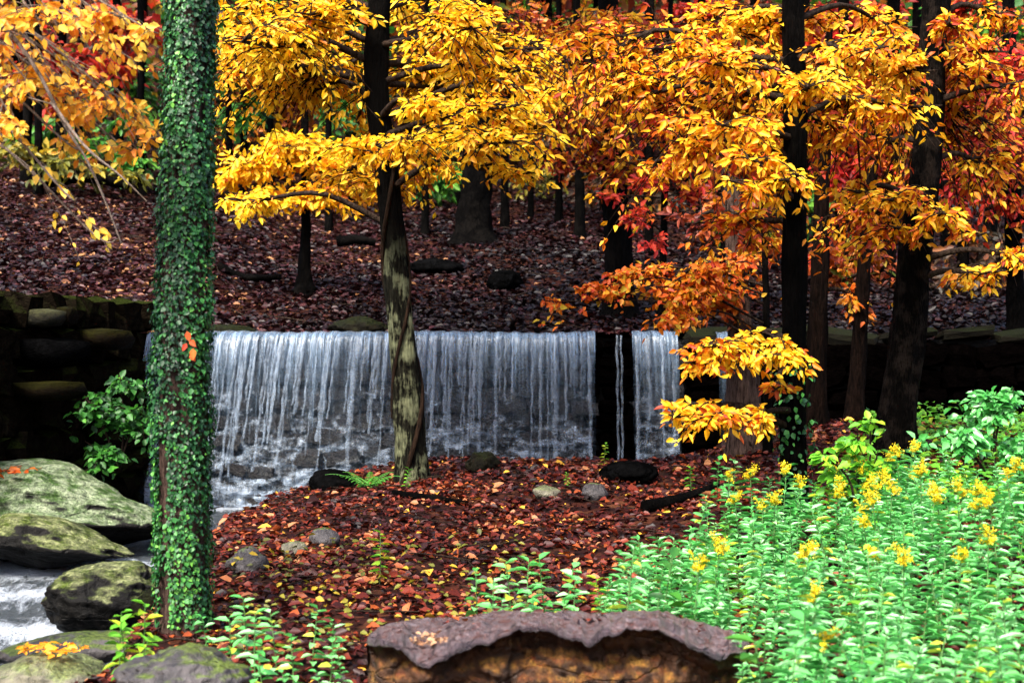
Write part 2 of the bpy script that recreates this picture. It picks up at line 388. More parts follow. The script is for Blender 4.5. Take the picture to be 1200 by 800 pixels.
M['stem'] = plain("plant_stem", (.07, .16, .04)); M['shed_roof'] = plain("shed_roof", (.07, .085, .105), .5); M['shed_wall'] = plain("shed_wall", (.02, .02, .018))

# ------------------------------------------------------------------ ground sheet
def grid_obj(name, xs, ys, zf, mat, tintf=None):
    X, Y = np.meshgrid(xs, ys); Z = zf(X, Y)
    nx, ny = len(xs), len(ys)
    i = np.arange(ny - 1)[:, None]; j = np.arange(nx - 1)[None, :]
    f = np.stack([i * nx + j, i * nx + j + 1, (i + 1) * nx + j + 1, (i + 1) * nx + j], -1).reshape(-1, 4)
    mb = MB(); mb.add(np.stack([X, Y, Z], -1).reshape(-1, 3), f, 0.5 if tintf is None else tintf(X, Y).ravel())
    return new_obj(name, mb.mesh(name), mat=mat)

def grow(a, b, step, k):
    out = [a]
    while out[-1] < b: out.append(out[-1] + step); step *= k
    return np.array(out[1:])
gx = np.arange(-7, 7.01, .11); gx = np.concatenate([-grow(7, 400, .3, 1.15)[::-1], gx, grow(7, 400, .3, 1.15)])
gy = np.concatenate([-grow(0, 200, .5, 1.3)[::-1], np.arange(0, 3, .3), np.arange(3, 15.9, .10), np.arange(15.9, 16.5, .06), np.arange(16.5, 34, .22), 34 + grow(0, 600, .6, 1.08)])
ground = tag(grid_obj("ground", gx, gy, H, M['ground']), kind="structure")

# pond behind the dam, plunge pool and stream
pond = tag(grid_obj("pond_water", np.linspace(-4.3, 2.3, 30), np.linspace(16.25, 18.2, 12), lambda x, y: 1.70 + 0 * x, M['stream'], lambda x, y: 0 * x), kind="structure")
def stream_z(x, y):
    z = np.interp(y, [4, 7.5, 9.2, 9.6, 10.3, 10.7, 11.3, 11.7, 16.2], [-.52, -.48, -.45, -.39, -.37, -.30, -.28, -.23, -.21])
    return z + .020 * wob(x, y, 5.0) + .012 * wob(x, y, 11)
def stream_foam(x, y):
    t = 0.26 + .80 * np.exp(-((y - 9.75) / .30) ** 2) + .62 * np.exp(-((y - 10.75) / .25) ** 2) + .85 * np.exp(-((y - 11.55) / .3) ** 2) + .25 * np.exp(-((y - 8.6) / .5) ** 2)
    return t + .9 * ss(15.0, 15.6, y)
stream = tag(grid_obj("stream_water", np.arange(-5.2, 2.0, .07), np.arange(4, 16.2, .07), stream_z, M['stream'], stream_foam), kind="structure")

# ------------------------------------------------------------------ stones
def stone_meshes(mat, n=7, seed=0, jag=.16, key="stone"):
    out = []
    for q in range(n):
        k = 3; g = np.linspace(-1, 1, k); mb = MB(); V = {}; verts = []; faces = []
        def vid(p):
            p = tuple(np.round(p, 4))
            if p not in V: V[p] = len(verts); verts.append(p)
            return V[p]
        for ax in range(3):
            for sgn in (-1, 1):
                for a in range(k - 1):
                    for b in range(k - 1):
                        c = []
                        for (da, db) in ((0, 0), (1, 0), (1, 1), (0, 1)):
                            p = [0, 0, 0]; p[ax] = sgn; p[(ax + 1) % 3] = g[a + da]; p[(ax + 2) % 3] = g[b + db]; c.append(vid(p))
                        faces.append(c if sgn > 0 else c[::-1])
        v = np.array(verts); r = np.random.default_rng(seed * 100 + q)
        L = np.linalg.norm(v, axis=1, keepdims=True)
        v = v / L ** .42
        v = v + r.normal(0, jag, v.shape) * .75
        mb.add(v * .5, faces, r.random())
        me = mb.mesh(key, False); me.materials.append(mat); out.append(me)
    return out

def face_stones(parent, meshes, rows, name="stone"):
    """rows: list of (position, size, rotz)"""
    for p, s, rz in rows:
        o = bpy.data.objects.new(name, rnd.choice(meshes)); COL.objects.link(o); o.parent = parent
        o.location = Vector(p) - parent.location; o.scale = s
        o.rotation_euler = (rnd.uniform(-.2, .2), rnd.uniform(-.16, .16), rz + rnd.uniform(-.2, .2))

# dam: spillway part (wet, water over it) and dry part on the right
def dam_face(z): return DAM_Y - 0.02 - 0.30 * (1 - np.clip(z / 1.66, -.3, 1)) ** 1.2
dam = thing("stone_dam", "low dark stone dam with the sheet of water falling over it", "dam", (0, DAM_Y, -.3))
mb = MB()
def box(mb, x0, x1, y0, y1, z0, z1, tint=.5):
    v = [(x, y, z) for z in (z0, z1) for y in (y0, y1) for x in (x0, x1)]
    mb.add(v, [[0, 2, 3, 1], [4, 5, 7, 6], [0, 1, 5, 4], [2, 6, 7, 3], [0, 4, 6, 2], [1, 3, 7, 5]], tint)
zs = np.linspace(-.6, 1.64, 8)
v = []
for x in (-4.4, 1.86):
    for z in zs: v.append((x, dam_face(z) + .10, z))
for x in (-4.4, 1.86):
    for z in zs: v.append((x, DAM_Y + .45, z))
n8 = 8; fs = [[i, n8 + i, n8 + i + 1, i + 1] for i in range(7)] + [[7, n8 + 7, 3 * n8 + 7, 2 * n8 + 7]] + [[2 * n8 + i, 2 * n8 + i + 1, 3 * n8 + i + 1, 3 * n8 + i] for i in range(7)]
fs += [[n8 + i, 3 * n8 + i, 3 * n8 + i + 1, n8 + i + 1] for i in range(7)]
mb.add(v, fs); new_obj("core", mb.mesh("core", False), dam, M['mortar'], dam.location)
mb = MB(); box(mb, 1.863, 9.5, DAM_Y + .05, DAM_Y + .45, -.4, 1.62); new_obj("core", mb.mesh("core", False), dam, M['mortar'], dam.location)
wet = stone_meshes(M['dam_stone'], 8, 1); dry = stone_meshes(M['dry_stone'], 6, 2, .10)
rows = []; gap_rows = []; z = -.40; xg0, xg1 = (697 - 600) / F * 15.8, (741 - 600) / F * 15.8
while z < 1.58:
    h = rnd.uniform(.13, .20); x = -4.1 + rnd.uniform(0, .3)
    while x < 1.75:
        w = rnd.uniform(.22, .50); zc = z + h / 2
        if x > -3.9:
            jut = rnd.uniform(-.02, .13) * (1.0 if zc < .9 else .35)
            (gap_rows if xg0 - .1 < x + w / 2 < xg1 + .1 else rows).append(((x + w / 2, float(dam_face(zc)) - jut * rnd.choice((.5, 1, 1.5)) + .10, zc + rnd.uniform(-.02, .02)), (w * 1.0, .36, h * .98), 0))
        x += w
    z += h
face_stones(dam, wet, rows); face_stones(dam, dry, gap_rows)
rows = []; z = .15
while z < 1.56:
    h = rnd.uniform(.20, .30); x = 1.95
    while x < 6.4:
        w = rnd.uniform(.30, .62); rows.append(((x + w / 2, DAM_Y + .08 - rnd.uniform(0, .05), z + h / 2), (w * 1.08, .34, h * 1.1), 0)); x += w
    z += h
x = 1.95
face_stones(dam, dry, rows)
cop = stone_meshes(M['rock_olive'], 5, 8, .07, "coping_stone"); rows = []
while x < 6.8:
    w = rnd.uniform(.5, .9); rows.append(((x + w / 2, DAM_Y + .20, 1.66), (w * 1.02, .62, .14), 0)); x += w
face_stones(dam, cop, rows, "coping_stone")

# left retaining wall of the stream
wing = thing("retaining_wall", "dark mossy rubble wall rising above the boulders at the left", "wall", (-4.5, 12.5, -.2))
wp = np.array([(-5.15, 10.0), (-4.74, 12.0), (-4.12, 16.0)])
mb = MB(); v = []
for (x, y) in wp:
    for (o_, z_) in ((.10, -.6), (-.02, 1.86), (-.5, 1.86), (-.5, -.6)): v.append((x - .22 + o_, y, z_))
mb.add(v, [[4 * i + j, 4 * i + (j + 1) % 4, 4 * i + 4 + (j + 1) % 4, 4 * i + 4 + j] for i in range(2) for j in range(4)])
new_obj("core", mb.mesh("core", False), wing, M['mortar'], wing.location)
ws = stone_meshes(M['wing_stone'], 8, 3, .15); rows = []; z = -.35
while z < 1.75:
    h = rnd.uniform(.22, .36); y = 10.6
    while y < 15.8:
        w = rnd.uniform(.35, .75); yc = y + w / 2; x = np.interp(yc, wp[:, 1], wp[:, 0]); zc = z + h / 2
        rows.append(((x - .02 + .10 * (1 - zc / 2) - rnd.uniform(0, .12), yc, zc), (.42, w * 1.05, h * 1.12), -.13)); y += w
    z += h
face_stones(wing, ws, rows)
for (px, py, d, sx, sz, mt) in ((66, 373, 13.1, .34, .17, 'pale_stone'), (90, 370, 13.3, .20, .16, 'amber_stone'), (132, 398, 14.3, .56, .24, 'amber_stone'), (80, 413, 13.2, .62, .28, 'rock_dark'), (70, 458, 12.9, .62, .18, 'amber_stone'), (140, 490, 14.2, .4, .25, 'amber_stone')):
    me = stone_meshes(M[mt], 1, int(px), .10)[0]; me.polygons.foreach_set('use_smooth', [True] * len(me.polygons)); p = P(px, py, d) - np.array([.10, 0, 0])
    o = bpy.data.objects.new("stone", me); COL.objects.link(o); o.parent = wing; o.location = Vector(p) - wing.location; o.scale = (sx * .8, sx, sz); o.rotation_euler = (0, 0, -.3)

def boulder(name, label, c, r, mat, seed, amp=.16, undercut=.5, rot=0, tilt=0, sub=4, cat="boulder", group=None, shape=None, kind=None):
    import bmesh
    bm = bmesh.new(); bmesh.ops.create_icosphere(bm, subdivisions=sub, radius=1.0)
    for vv in bm.verts:
        p = vv.co.copy(); q = p + Vector((seed * 3.7, seed * 1.3, 0))
        k = 1 + amp * (mnoise.noise(q * 1.2) * 1.3 + mnoise.noise(q * 2.7) * .6 + mnoise.noise(q * 6.1) * .42)
        k += amp * .35 * abs(mnoise.noise(q * 3.3)) + amp * .26 * mnoise.noise(q * 13) - amp * .5 * max(0, mnoise.noise(q * 2.1 + Vector((7, 3, 1))))
        p = p * k
        if p.z < 0: p.x *= 1 - undercut * min(1, -p.z); p.y *= 1 - undercut * min(1, -p.z)
        if shape: p = shape(p)
        vv.co = Vector((p.x * r[0], p.y * r[1], p.z * r[2]))
    me = bpy.data.meshes.new(name); bm.to_mesh(me); bm.free()
    for pl in me.polygons: pl.use_smooth = True
    me.materials.append(mat)
    o = bpy.data.objects.new(name, me); COL.objects.link(o); o.location = Vector(c); o.rotation_euler = (0, tilt, rot)
    return tag(o, label, cat, group, kind)

def wedge(p):           # long crest falling to a thin right end
    k = 1 - .62 * max(0, p.x) ** 1.3
    return Vector((p.x, p.y * (1 - .25 * max(0, p.x)), (p.z * k - (.36 * max(0, p.x) ** 1.5))))
b1 = boulder("boulder", "largest lichen covered boulder under the rubble wall, dead leaves on top", (-4.15, 12.45, .10), (1.28, .75, .42), M['boulder'], 2, .15, .45, .05, 0, 5, shape=wedge)
b2 = boulder("boulder", "low yellow-green mossy boulder below the largest lichen boulder", (-3.78, 11.55, -.03), (.68, .45, .21), M['boulder_moss'], 4, .14, .5, .0, .05, 5, shape=wedge)
b3 = boulder("boulder", "dark boulder with mossy top standing in the stream beside the ivy tree", (-2.72, 9.55, -.12), (.43, .34, .235), M['boulder_moss'], 7, .16, .10, .15, -.03, 5)
b4 = boulder("flat_rock", "pale flat rock with orange dead leaves at the lower left corner", P(58, 772, 7.6) - np.array([0, 0, .10]), (.30, .34, .13), M['rock_pale'], 5, .15, .4, .3, 0, 4, "rock")
b5 = boulder("rock", "grey rock with a mossy crest at the foot of the ivy tree", P(212, 800, 6.1) + np.array([0, 0, 0.0]), (.27, .26, .14), M['rock_grey'], 9, .17, .1, .2, .04, 5, "rock")
b6 = boulder("rock", "long flat brown rock lying at the stream's edge behind the flat rock", P(95, 748, 8.6) - np.array([0, 0, .06]), (.50, .26, .10), M['rock_grey'], 12, .14, .2, .1, -.05, 4, "rock")
boulder("rock", "olive rock between the ivy trunk and the dark stream boulder", P(177, 712, 9.0), (.11, .12, .12), M['rock_olive'], 14, .15, .1, 0, 0, 3, "rock")
for i, (px, py, d, w, h, mt, lb) in enumerate((
    (565, 558, 13.4, .17, .13, 'rock_olive', "rounded mossy stone in the leaves right of the lichen trunk"),
    (735, 573, 12.6, .26, .12, 'rock_dark', "dark low rock among the red leaves below the waterfall gap"),
    (698, 598, 11.9, .13, .09, 'rock_grey', "small grey stone in the leaves below the dark low rock"),
    (640, 593, 12.0, .13, .07, 'rock_pale', "pale stone in the leaves under the waterfall's middle"),
    (390, 568, 13.6, .30, .14, 'rock_dark', "dark rock at the pool's edge left of the lichen trunk"),
    (290, 670, 9.6, .16, .12, 'rock_grey', "grey rock in the leaves right of the ivy trunk"),
    (380, 637, 10.4, .13, .09, 'rock_grey', "grey rock above the brown leaves left of the twigs"),
    (345, 653, 10.1, .10, .07, 'rock_pale', "small pale rock between two grey rocks in the leaves"),
    (420, 352, 17.9, .36, .13, 'rock_olive', "mossy rock on the slope just above the crest left of the lichen trunk"),
    (592, 312, 21.5, .30, .20, 'rock_dark', "black boulder shape standing in for shadow on the slope above the waterfall"),  # dark lump put where the slope is only in shadow
    (510, 298, 22.5, .42, .15, 'rock_dark', "wide dark boulder shape standing in for slope shadow right of the lichen trunk"),  # another dark lump in place of shadow among the leaves
    (265, 372, 17.5, .42, .14, 'rock_olive', "low brownish rock above the crest right of the ivy trunk"),
    (90, 402, 13.0, .01, .01, 'rock_dark', None),
    )):
    if lb is None: continue
    p = P(px, py, d); gz = float(H(p[0], p[1])); p[2] = gz + h * .35
    boulder("rock" if w < .3 else "boulder", lb, p, (w, w * .8, h), M[mt], 20 + i, .17, .1, rnd.uniform(0, 3), 0, 4 if w > .15 else 3, "rock")
# big slab in front
def slab():
    lipx = [430, 445, 470, 488, 505, 525, 560, 600, 640, 665, 690, 712, 735, 770, 800, 830, 850, 868, 878]
    lipy = [764, 758, 762, 777, 783, 768, 757, 741, 737, 748, 755, 747, 736, 738, 752, 769, 773, 768, 768]
    backy = np.interp(np.linspace(430, 878, 200), [430, 438, 455, 490, 600, 700, 780, 830, 860, 878], [752, 740, 730, 724, 720, 721, 723, 731, 742, 756])
    us = np.linspace(430, 878, 200); mb = MB(); V = []
    for i, px in enumerate(us):
        e = min(1, min(px - 430, 878 - px) / 70.0); e = math.sqrt(max(e * (2 - e), 0))
        ly = float(np.interp(px, lipx, lipy)) + 5 * mnoise.noise(Vector((px * .06, 0, 0))) + 3.5 * mnoise.noise(Vector((px * .19, 0, 4))); d1 = 6.05 + .03 * mnoise.noise(Vector((px * .03, 3, 1))) + .24 * (1 - e); d0 = 6.62 - .22 * (1 - e); ly -= (1 - e) * 10
        A = P(px, backy[i], d0); B = P(px, ly, d1)
        wv = .03 * mnoise.noise(Vector((px * .012, 1, 2)))
        sec = [A + np.array([0, .10, -.42]), A + np.array([0, .06, -.10]), A]
        for t in np.linspace(.06, .94, 16):
            q = A + (B - A) * t + np.array([0, 0, .035 * math.sin(math.pi * t) * e + wv * math.sin(t * 5 + px * .03)])
            q[2] += .030 * mnoise.noise(Vector((q[0] * 4, q[1] * 9, 3))) + .022 * abs(mnoise.noise(Vector((q[0] * 9, q[1] * 22, 8)))) + .010 * mnoise.noise(Vector((q[0] * 40, q[1] * 60, 8)))
            sec.append(q)
        sec.append(B); nl = len(sec)
        th = .012 + .014 * mnoise.noise(Vector((px * .05, 4, 4)))
        sec += [B + np.array([0, .010, -th * .6]), B + np.array([0, .05, -th])]
        rc = .05 + .05 * mnoise.noise(Vector((px * .017, 0, 9)))
        for t in np.linspace(.03, 1, 34):
            q = B * np.array([1, 1, .35]) + np.array([0, 0, .65 * .30]) if False else B.copy()
            q = q + np.array([0, (rc * (1 - 1.1 * t)) * (.35 + .65 * e) * min(1, t * 5) + .03, -th - .46 * t])
            v3 = Vector((q[0] * 3.2, q[2] * 4.5, 5)); v4 = Vector((q[0] * 9, q[2] * 11, 1)); v5 = Vector((q[0] * 22, q[2] * 26, 7))
            dd, _pp = mnoise.voronoi(Vector((q[0] * 7.5, q[2] * 9.5, 2.0)))
            d2, _p2 = mnoise.voronoi(Vector((q[0] * 19, q[2] * 22, 5.0)))
            q[1] += .10 * mnoise.noise(v3) - .07 * min(.5, dd[1] - dd[0]) + .045 - .03 * min(.5, d2[1] - d2[0]) + .03 * mnoise.noise(v5) + .05 * max(0, mnoise.noise(Vector((q[0] * 3, q[2] * 14, 8))))
            q[1] = max(q[1], B[1] - .02); sec.append(q)
        V.append(sec)
    V = np.array(V); n, m_ = V.shape[:2]
    i = np.arange(n - 1)[:, None]; j = np.arange(m_ - 1)[None, :]
    f = np.stack([i * m_ + j, i * m_ + j + 1, (i + 1) * m_ + j + 1, (i + 1) * m_ + j], -1)
    mb.add(V.reshape(-1, 3), f[:, :nl].reshape(-1, 4)[:, ::1], .5, 0)
    mb.n -= n * m_; mb.add(np.zeros((0, 3)), f[:, nl:].reshape(-1, 4), .5, 1); mb.n = n * m_
    # ends
    for e in (0, n - 1):
        k = mb.n; mb.add(np.vstack([V[e], V[e].mean(0)]), [[a, a + 1, m_] for a in range(m_ - 1)] + [[m_ - 1, 0, m_]], .5, 1)
    me = mb.mesh("rock_slab")
    return new_obj("rock_slab", me, mat=[M['slab_top'], M['slab_face']])
tag(slab(), "big purple-grey overhanging rock slab at the bottom centre, amber stone underneath", "rock")

# ------------------------------------------------------------------ waterfall
def fall_y(drop): return DAM_Y - .17 - .265 * np.sqrt(np.clip(drop, 0, 9))
def veil(x0, x1, name="waterfall"):
    xs = np.arange(x0, x1 + .001, .014); top = [(16.34, 1.705), (16.05, 1.712), (15.92, 1.708), (15.86, 1.695)]
    pts = top + [(float(fall_y(dz)), 1.69 - dz) for dz in np.linspace(.01, 1.85, 46) ** 1.0]
    pts = np.array(pts); X, K = np.meshgrid(xs, np.arange(len(pts)))
    dz = np.clip(1.69 - pts[:, 1], 0, 9)[K]
    Y = pts[:, 0][K] + .018 * np.sin(X * 23 + 2 * np.sin(X * 5)) * np.clip(dz * 3, 0, 1) + .010 * np.sin(X * 61) + .02 * wob(X * 3, dz * 2)
    xx = X - dz * .10 * ss(1.0, -3, X) + .01 * wob(X * 9, dz * 3)
    Z = pts[:, 1][K] + .006 * np.sin(X * 37) + .014 * wob(X * 1.6, 0 * X + 3)
    nx, ny = len(xs), len(pts); i = np.arange(ny - 1)[:, None]; j = np.arange(nx - 1)[None, :]
    mb = MB(); mb.add(np.stack([xx, Y, Z], -1).reshape(-1, 3), np.stack([i * nx + j, (i + 1) * nx + j, (i + 1) * nx + j + 1, i * nx + j + 1], -1).reshape(-1, 4))
    return mb.mesh(name)
xg0, xg1 = (697 - 600) / F * 15.8, (741 - 600) / F * 15.8
fall = new_obj("waterfall", veil(-4.05, xg0), mat=M['veil']); tag(fall, kind="structure")
def sub(o, parent): o.parent = parent; return o
new_obj("water_sheet", veil(xg1, 1.84), fall, M['veil'])
new_obj("water_sheet", veil(2.28, 2.52), fall, M['veil'])
def strand(px, z1, r, lean=0.0, x=None):
    x = (px - 600) / F * 15.75 if x is None else x
    dz = np.linspace(.02, 1.69 - z1, 26); mb = MB()
    lean = lean + .10 * float(ss(1.0, -3, x))
    k = np.arange(26); sd = rnd.uniform(0, 9)
    p = np.stack([x - dz * lean + .006 * np.sin(k * .9 + sd), fall_y(dz) - .03, 1.69 - dz], -1)
    rr = r * (.55 + .3 * np.sin(k * 1.3 + sd) ** 2 + .35 * np.abs(np.sin(k * .53 + sd * 2)))
    wv = np.stack([rr * 1.3, 0 * rr, 0 * rr], -1); bu = np.array([0, -1., 0]) * rr[:, None] * .5
    V = np.stack([p - wv, p - wv * .45 + bu, p + wv * .45 + bu, p + wv], 1); i_ = np.arange(25)[:, None]; j_ = np.arange(3)[None]
    mb.add(V.reshape(-1, 3), np.stack([i_ * 4 + j_, (i_ + 1) * 4 + j_, (i_ + 1) * 4 + j_ + 1, i_ * 4 + j_ + 1], -1).reshape(-1, 4))
    new_obj("water_strand", mb.mesh("water_strand"), fall, M['strand'])
for px, z1, r in ((262, .95, .016), (282, -.05, .030), (298, .9, .018), (303, .5, .022), (316, .25, .026), (330, .45, .024), (341, .3, .028), (352, .9, .018), (358, .75, .022), (384, .3, .026), (396, .7, .020), (420, .1, .032),
                  (441, .65, .024), (446, .8, .018), (510, .4, .018), (506, .8, .022), (520, .9, .016), (540, 1.0, .016), (563, .1, .024), (582, .2, .024), (588, .8, .016), (600, .9, .014), (633, .15, .026), (652, .2, .030), (668, 1.0, .014), (691, .0, .032),
                  (722, .1, .018), (727, .2, .018), (744, .2, .024), (760, .6, .022), (775, .7, .016), (786, .4, .024)):
    strand(px + rnd.uniform(-2, 2), z1 + rnd.uniform(-.1, .25), r * rnd.uniform(.4, .75))
for i in range(60):
    px = rnd.uniform(225, 790)
    if 695 < px < 743: continue
    strand(px, rnd.uniform(.1, 1.1), rnd.uniform(.004, .011))
# thin white water running over the lower stones
def film_mat():
    m, nt, pr = nodes("running_water")
    n1 = tex(nt, "Noise", 1.0, 5, .68, mscale=(7, 3, 13)); n2 = tex(nt, "Noise", 1.0, 3, .6, mscale=(2.2, 1, 2.6)); n3 = tex(nt, "Noise", 1.0, 3, .6, mscale=(26, 3, 5))
    v = math_n(nt, 'ADD', math_n(nt, 'MULTIPLY', n1.outputs[0], .6), math_n(nt, 'ADD', math_n(nt, 'MULTIPLY', n2.outputs[0], .3), math_n(nt, 'MULTIPLY', n3.outputs[0], .22)))
    at = nt.nodes.new("ShaderNodeAttribute"); at.attribute_name = "tint"
    a = ramp(nt, [(.50, (.02, .02, .02)), (.62, (.55, .55, .55)), (.70, (.85, .85, .85))], math_n(nt, 'ADD', v, at.outputs["Fac"])).outputs[0]
    nt.links.new(a, pr.inputs["Alpha"]); nt.links.new(mixc(nt, n1.outputs[0], (.07, .10, .14), (.28, .35, .44)), pr.inputs["Base Color"])
    pr.inputs["Roughness"].default_value = .3; bump(nt, pr, v, .9, .06); return m
M['film'] = film_mat()
def film(x0, x1):
    xs = np.arange(x0, x1 + .001, .022); zs_ = np.arange(-.36, 1.05, .022); X, Z = np.meshgrid(xs, zs_)
    Y = dam_face(Z) - .135 - .05 * ss(.5, -.3, Z) + .055 * wob(X * 4.2, Z * 8.5) * .8 - .02 * wob(X * 9, Z * 17)
    nx, ny = len(xs), len(zs_); i = np.arange(ny - 1)[:, None]; j = np.arange(nx - 1)[None, :]
    mb = MB(); mb.add(np.stack([X, Y, Z], -1).reshape(-1, 3), np.stack([i * nx + j, i * nx + j + 1, (i + 1) * nx + j + 1, (i + 1) * nx + j], -1).reshape(-1, 4), (.07 * ss(.25, -.35, Z) - .10 * ss(.35, 1.0, Z) + .03 * ss(-2.6, -3.4, X)).ravel()); return mb.mesh("water_film")
new_obj("water_film", film(-4.0, xg0 - .02), fall, M['film']); new_obj("water_film", film(xg1 + .02, 1.84), fall, M['film'])

# ------------------------------------------------------------------ leaf litter
def litter(mb, x, y, size, tint, lift=.012, flat=.45, z=None, w=.62):
    N = len(x); z = H(x, y) if z is None else z
    pos = np.stack([x, y, z + lift + .02 * rng.random(N)], -1)
    a = rng.random(N) * 2 * math.pi
    n = np.stack([rng.normal(0, flat, N), rng.normal(-.12, flat, N), np.ones(N)], -1)
    d = np.stack([np.cos(a), np.sin(a), rng.normal(0, .25, N)], -1)
    add_leaves(mb, pos, d, n, size, tint, w, .16, .16)
def skew(N, p): return rng.random(N) ** p
mb = MB(); N = 52000
y = 4.0 + (15.0 - 4.0) * rng.random(N); x = rng.uniform(-2.9, 5.0, N)
okk = (np.abs(x) < .38 * y + .4) & (H(x, y) > -.28); x = x[okk]; y = y[okk]; N = len(x)
soil = (wob(x * 1.0, y * 1.4, 2.6) < -.35) & (rng.random(N) < .62); x = x[~soil]; y = y[~soil]; N = len(x)
tn = np.clip(.44 + .26 * wob(x, y, 1.9) + rng.normal(0, .24, N), 0, .93); tn = np.where(rng.random(N) < .02, 1, tn)
litter(mb, x, y, rng.uniform(.026, .075, N) * np.where(rng.random(N) < .12, 1.5, 1), tn, .012, .6)
leaf_litter = tag(new_obj("leaf_litter", mb.mesh("leaf_litter"), mat=M['litter']), "red-brown fallen leaves covering the bank before the waterfall", "leaves", kind="stuff")
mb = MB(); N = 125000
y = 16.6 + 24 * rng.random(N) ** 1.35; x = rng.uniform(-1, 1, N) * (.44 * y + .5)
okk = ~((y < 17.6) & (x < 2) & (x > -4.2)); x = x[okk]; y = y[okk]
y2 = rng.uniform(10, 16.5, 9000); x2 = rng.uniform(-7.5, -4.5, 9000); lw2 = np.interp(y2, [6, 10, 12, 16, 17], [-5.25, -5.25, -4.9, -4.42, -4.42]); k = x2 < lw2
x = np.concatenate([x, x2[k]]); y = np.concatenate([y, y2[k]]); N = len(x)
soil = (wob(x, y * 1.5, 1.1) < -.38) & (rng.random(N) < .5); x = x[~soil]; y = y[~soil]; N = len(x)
tn = np.clip(.38 + .22 * wob(x, y, .7) + rng.normal(0, .22, N) + .16 * ss(-1.0, -4, x) - .26 * ss(-2.2, -.3, x) * ss(28, 21, y), 0, 1)  # leaf tint lowered on the centre slope, painting in shade from trunks and foliage
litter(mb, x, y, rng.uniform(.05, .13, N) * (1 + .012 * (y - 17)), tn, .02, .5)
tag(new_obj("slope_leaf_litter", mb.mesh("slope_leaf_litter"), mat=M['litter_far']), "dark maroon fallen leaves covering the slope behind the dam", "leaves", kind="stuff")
# fallen twigs
mb = MB()
for i in range(420):
    y_ = rnd.uniform(6.5, 14.2) if i < 230 else rnd.uniform(18, 30); x_ = rnd.uniform(-.26, .2) * y_ if i < 230 else rnd.uniform(-.38, .3) * y_
    if float(H(x_, y_)) < -.15: continue
    a_ = rnd.uniform(0, 3.14); L_ = rnd.uniform(.12, .5) * (1 if i < 230 else 1.8); r_ = rnd.uniform(.003, .008) * (1 if i < 230 else 1.8)
    pp = [(x_ + math.cos(a_) * L_ * t + rnd.uniform(-.02, .02), y_ + math.sin(a_) * L_ * t, float(H(x_ + math.cos(a_) * L_ * t, y_ + math.sin(a_) * L_ * t)) + .03 + rnd.uniform(0, .03)) for t in (-.5, 0, .5)]
    tube(mb, spline(pp, 5), np.linspace(r_, r_ * .5, 5), 4, 0, .5, False)
tag(new_obj("fallen_twigs", mb.mesh("fallen_twigs"), mat=M['twig']), "thin dead twigs scattered through the fallen leaves", "twigs", kind="stuff")
# single fallen leaves that show largest
N = 300
y = rng.uniform(6.2, 10.5, N); x = np.array([rng.uniform(-.24 * t, .10 * t) for t in y])
a = rng.random(N) * 6.283
leaf_objects(ground, (0, 0, 0), np.stack([x, y, H(x, y) + .035], -1), np.stack([np.cos(a), np.sin(a), rng.normal(0, .2, N)], -1), np.stack([rng.normal(0, .35, N), rng.normal(-.3, .35, N), np.ones(N)], -1),
             rng.uniform(.07, .11, N), np.clip(rng.normal(.58, .22, N), 0, .95), "litter", M['litter'], .62, .16, .16, "fallen_leaf")
# leaves caught on things
def drift(name, label, cx, cy, cz, rx, ry, n, size, mat, tint=(.2, 1), lift=0):
    mb = MB(); a = rng.random(n) * 6.283; r = np.sqrt(rng.random(n))
    litter(mb, cx + rx * r * np.cos(a), cy + ry * r * np.sin(a), rng.uniform(*size, n), rng.uniform(*tint, n), lift, .6, z=np.broadcast_to(cz, (n,)))
    return tag(new_obj(name, mb.mesh(name), mat=mat), label, "leaves", kind="stuff")
p = P(718, 391, 15.9); drift("caught_leaves", "dead red leaves caught on the crest above the dark gap in the water", p[0], 16.0, 1.70, .24, .12, 90, (.07, .13), M['litter_far'], (.4, .8))
p = P(60, 768, 7.5); drift("caught_leaves", "orange dead leaves lying on the pale flat rock", p[0], 7.5, p[2] + .03, .19, .13, 80, (.028, .06), M['peach'], (0, .6))
p = P(505, 752, 6.25); drift("caught_leaves", "small tan leaf scraps on the left of the big slab", p[0], p[1], p[2] + .005, .11, .09, 130, (.015, .035), M['tan'])
p = P(640, 735, 6.35); drift("caught_leaves", "few red-brown fallen leaves lying across the big slab's top", p[0], p[1], p[2] + .02, .50, .16, 26, (.03, .07), M['litter'], (.3, .9))
p = P(770, 742, 6.3); drift("caught_leaves", "brown leaf scraps on the right of the big slab", p[0] + .08, p[1], p[2] + .008, .15, .10, 60, (.012, .03), M['litter'])
p = P(15, 556, 12.2); drift("caught_leaves", "orange red leaves on the crest of the largest boulder", p[0], p[1], p[2] + .02, .22, .2, 60, (.06, .11), M['orange'], (0, .6))

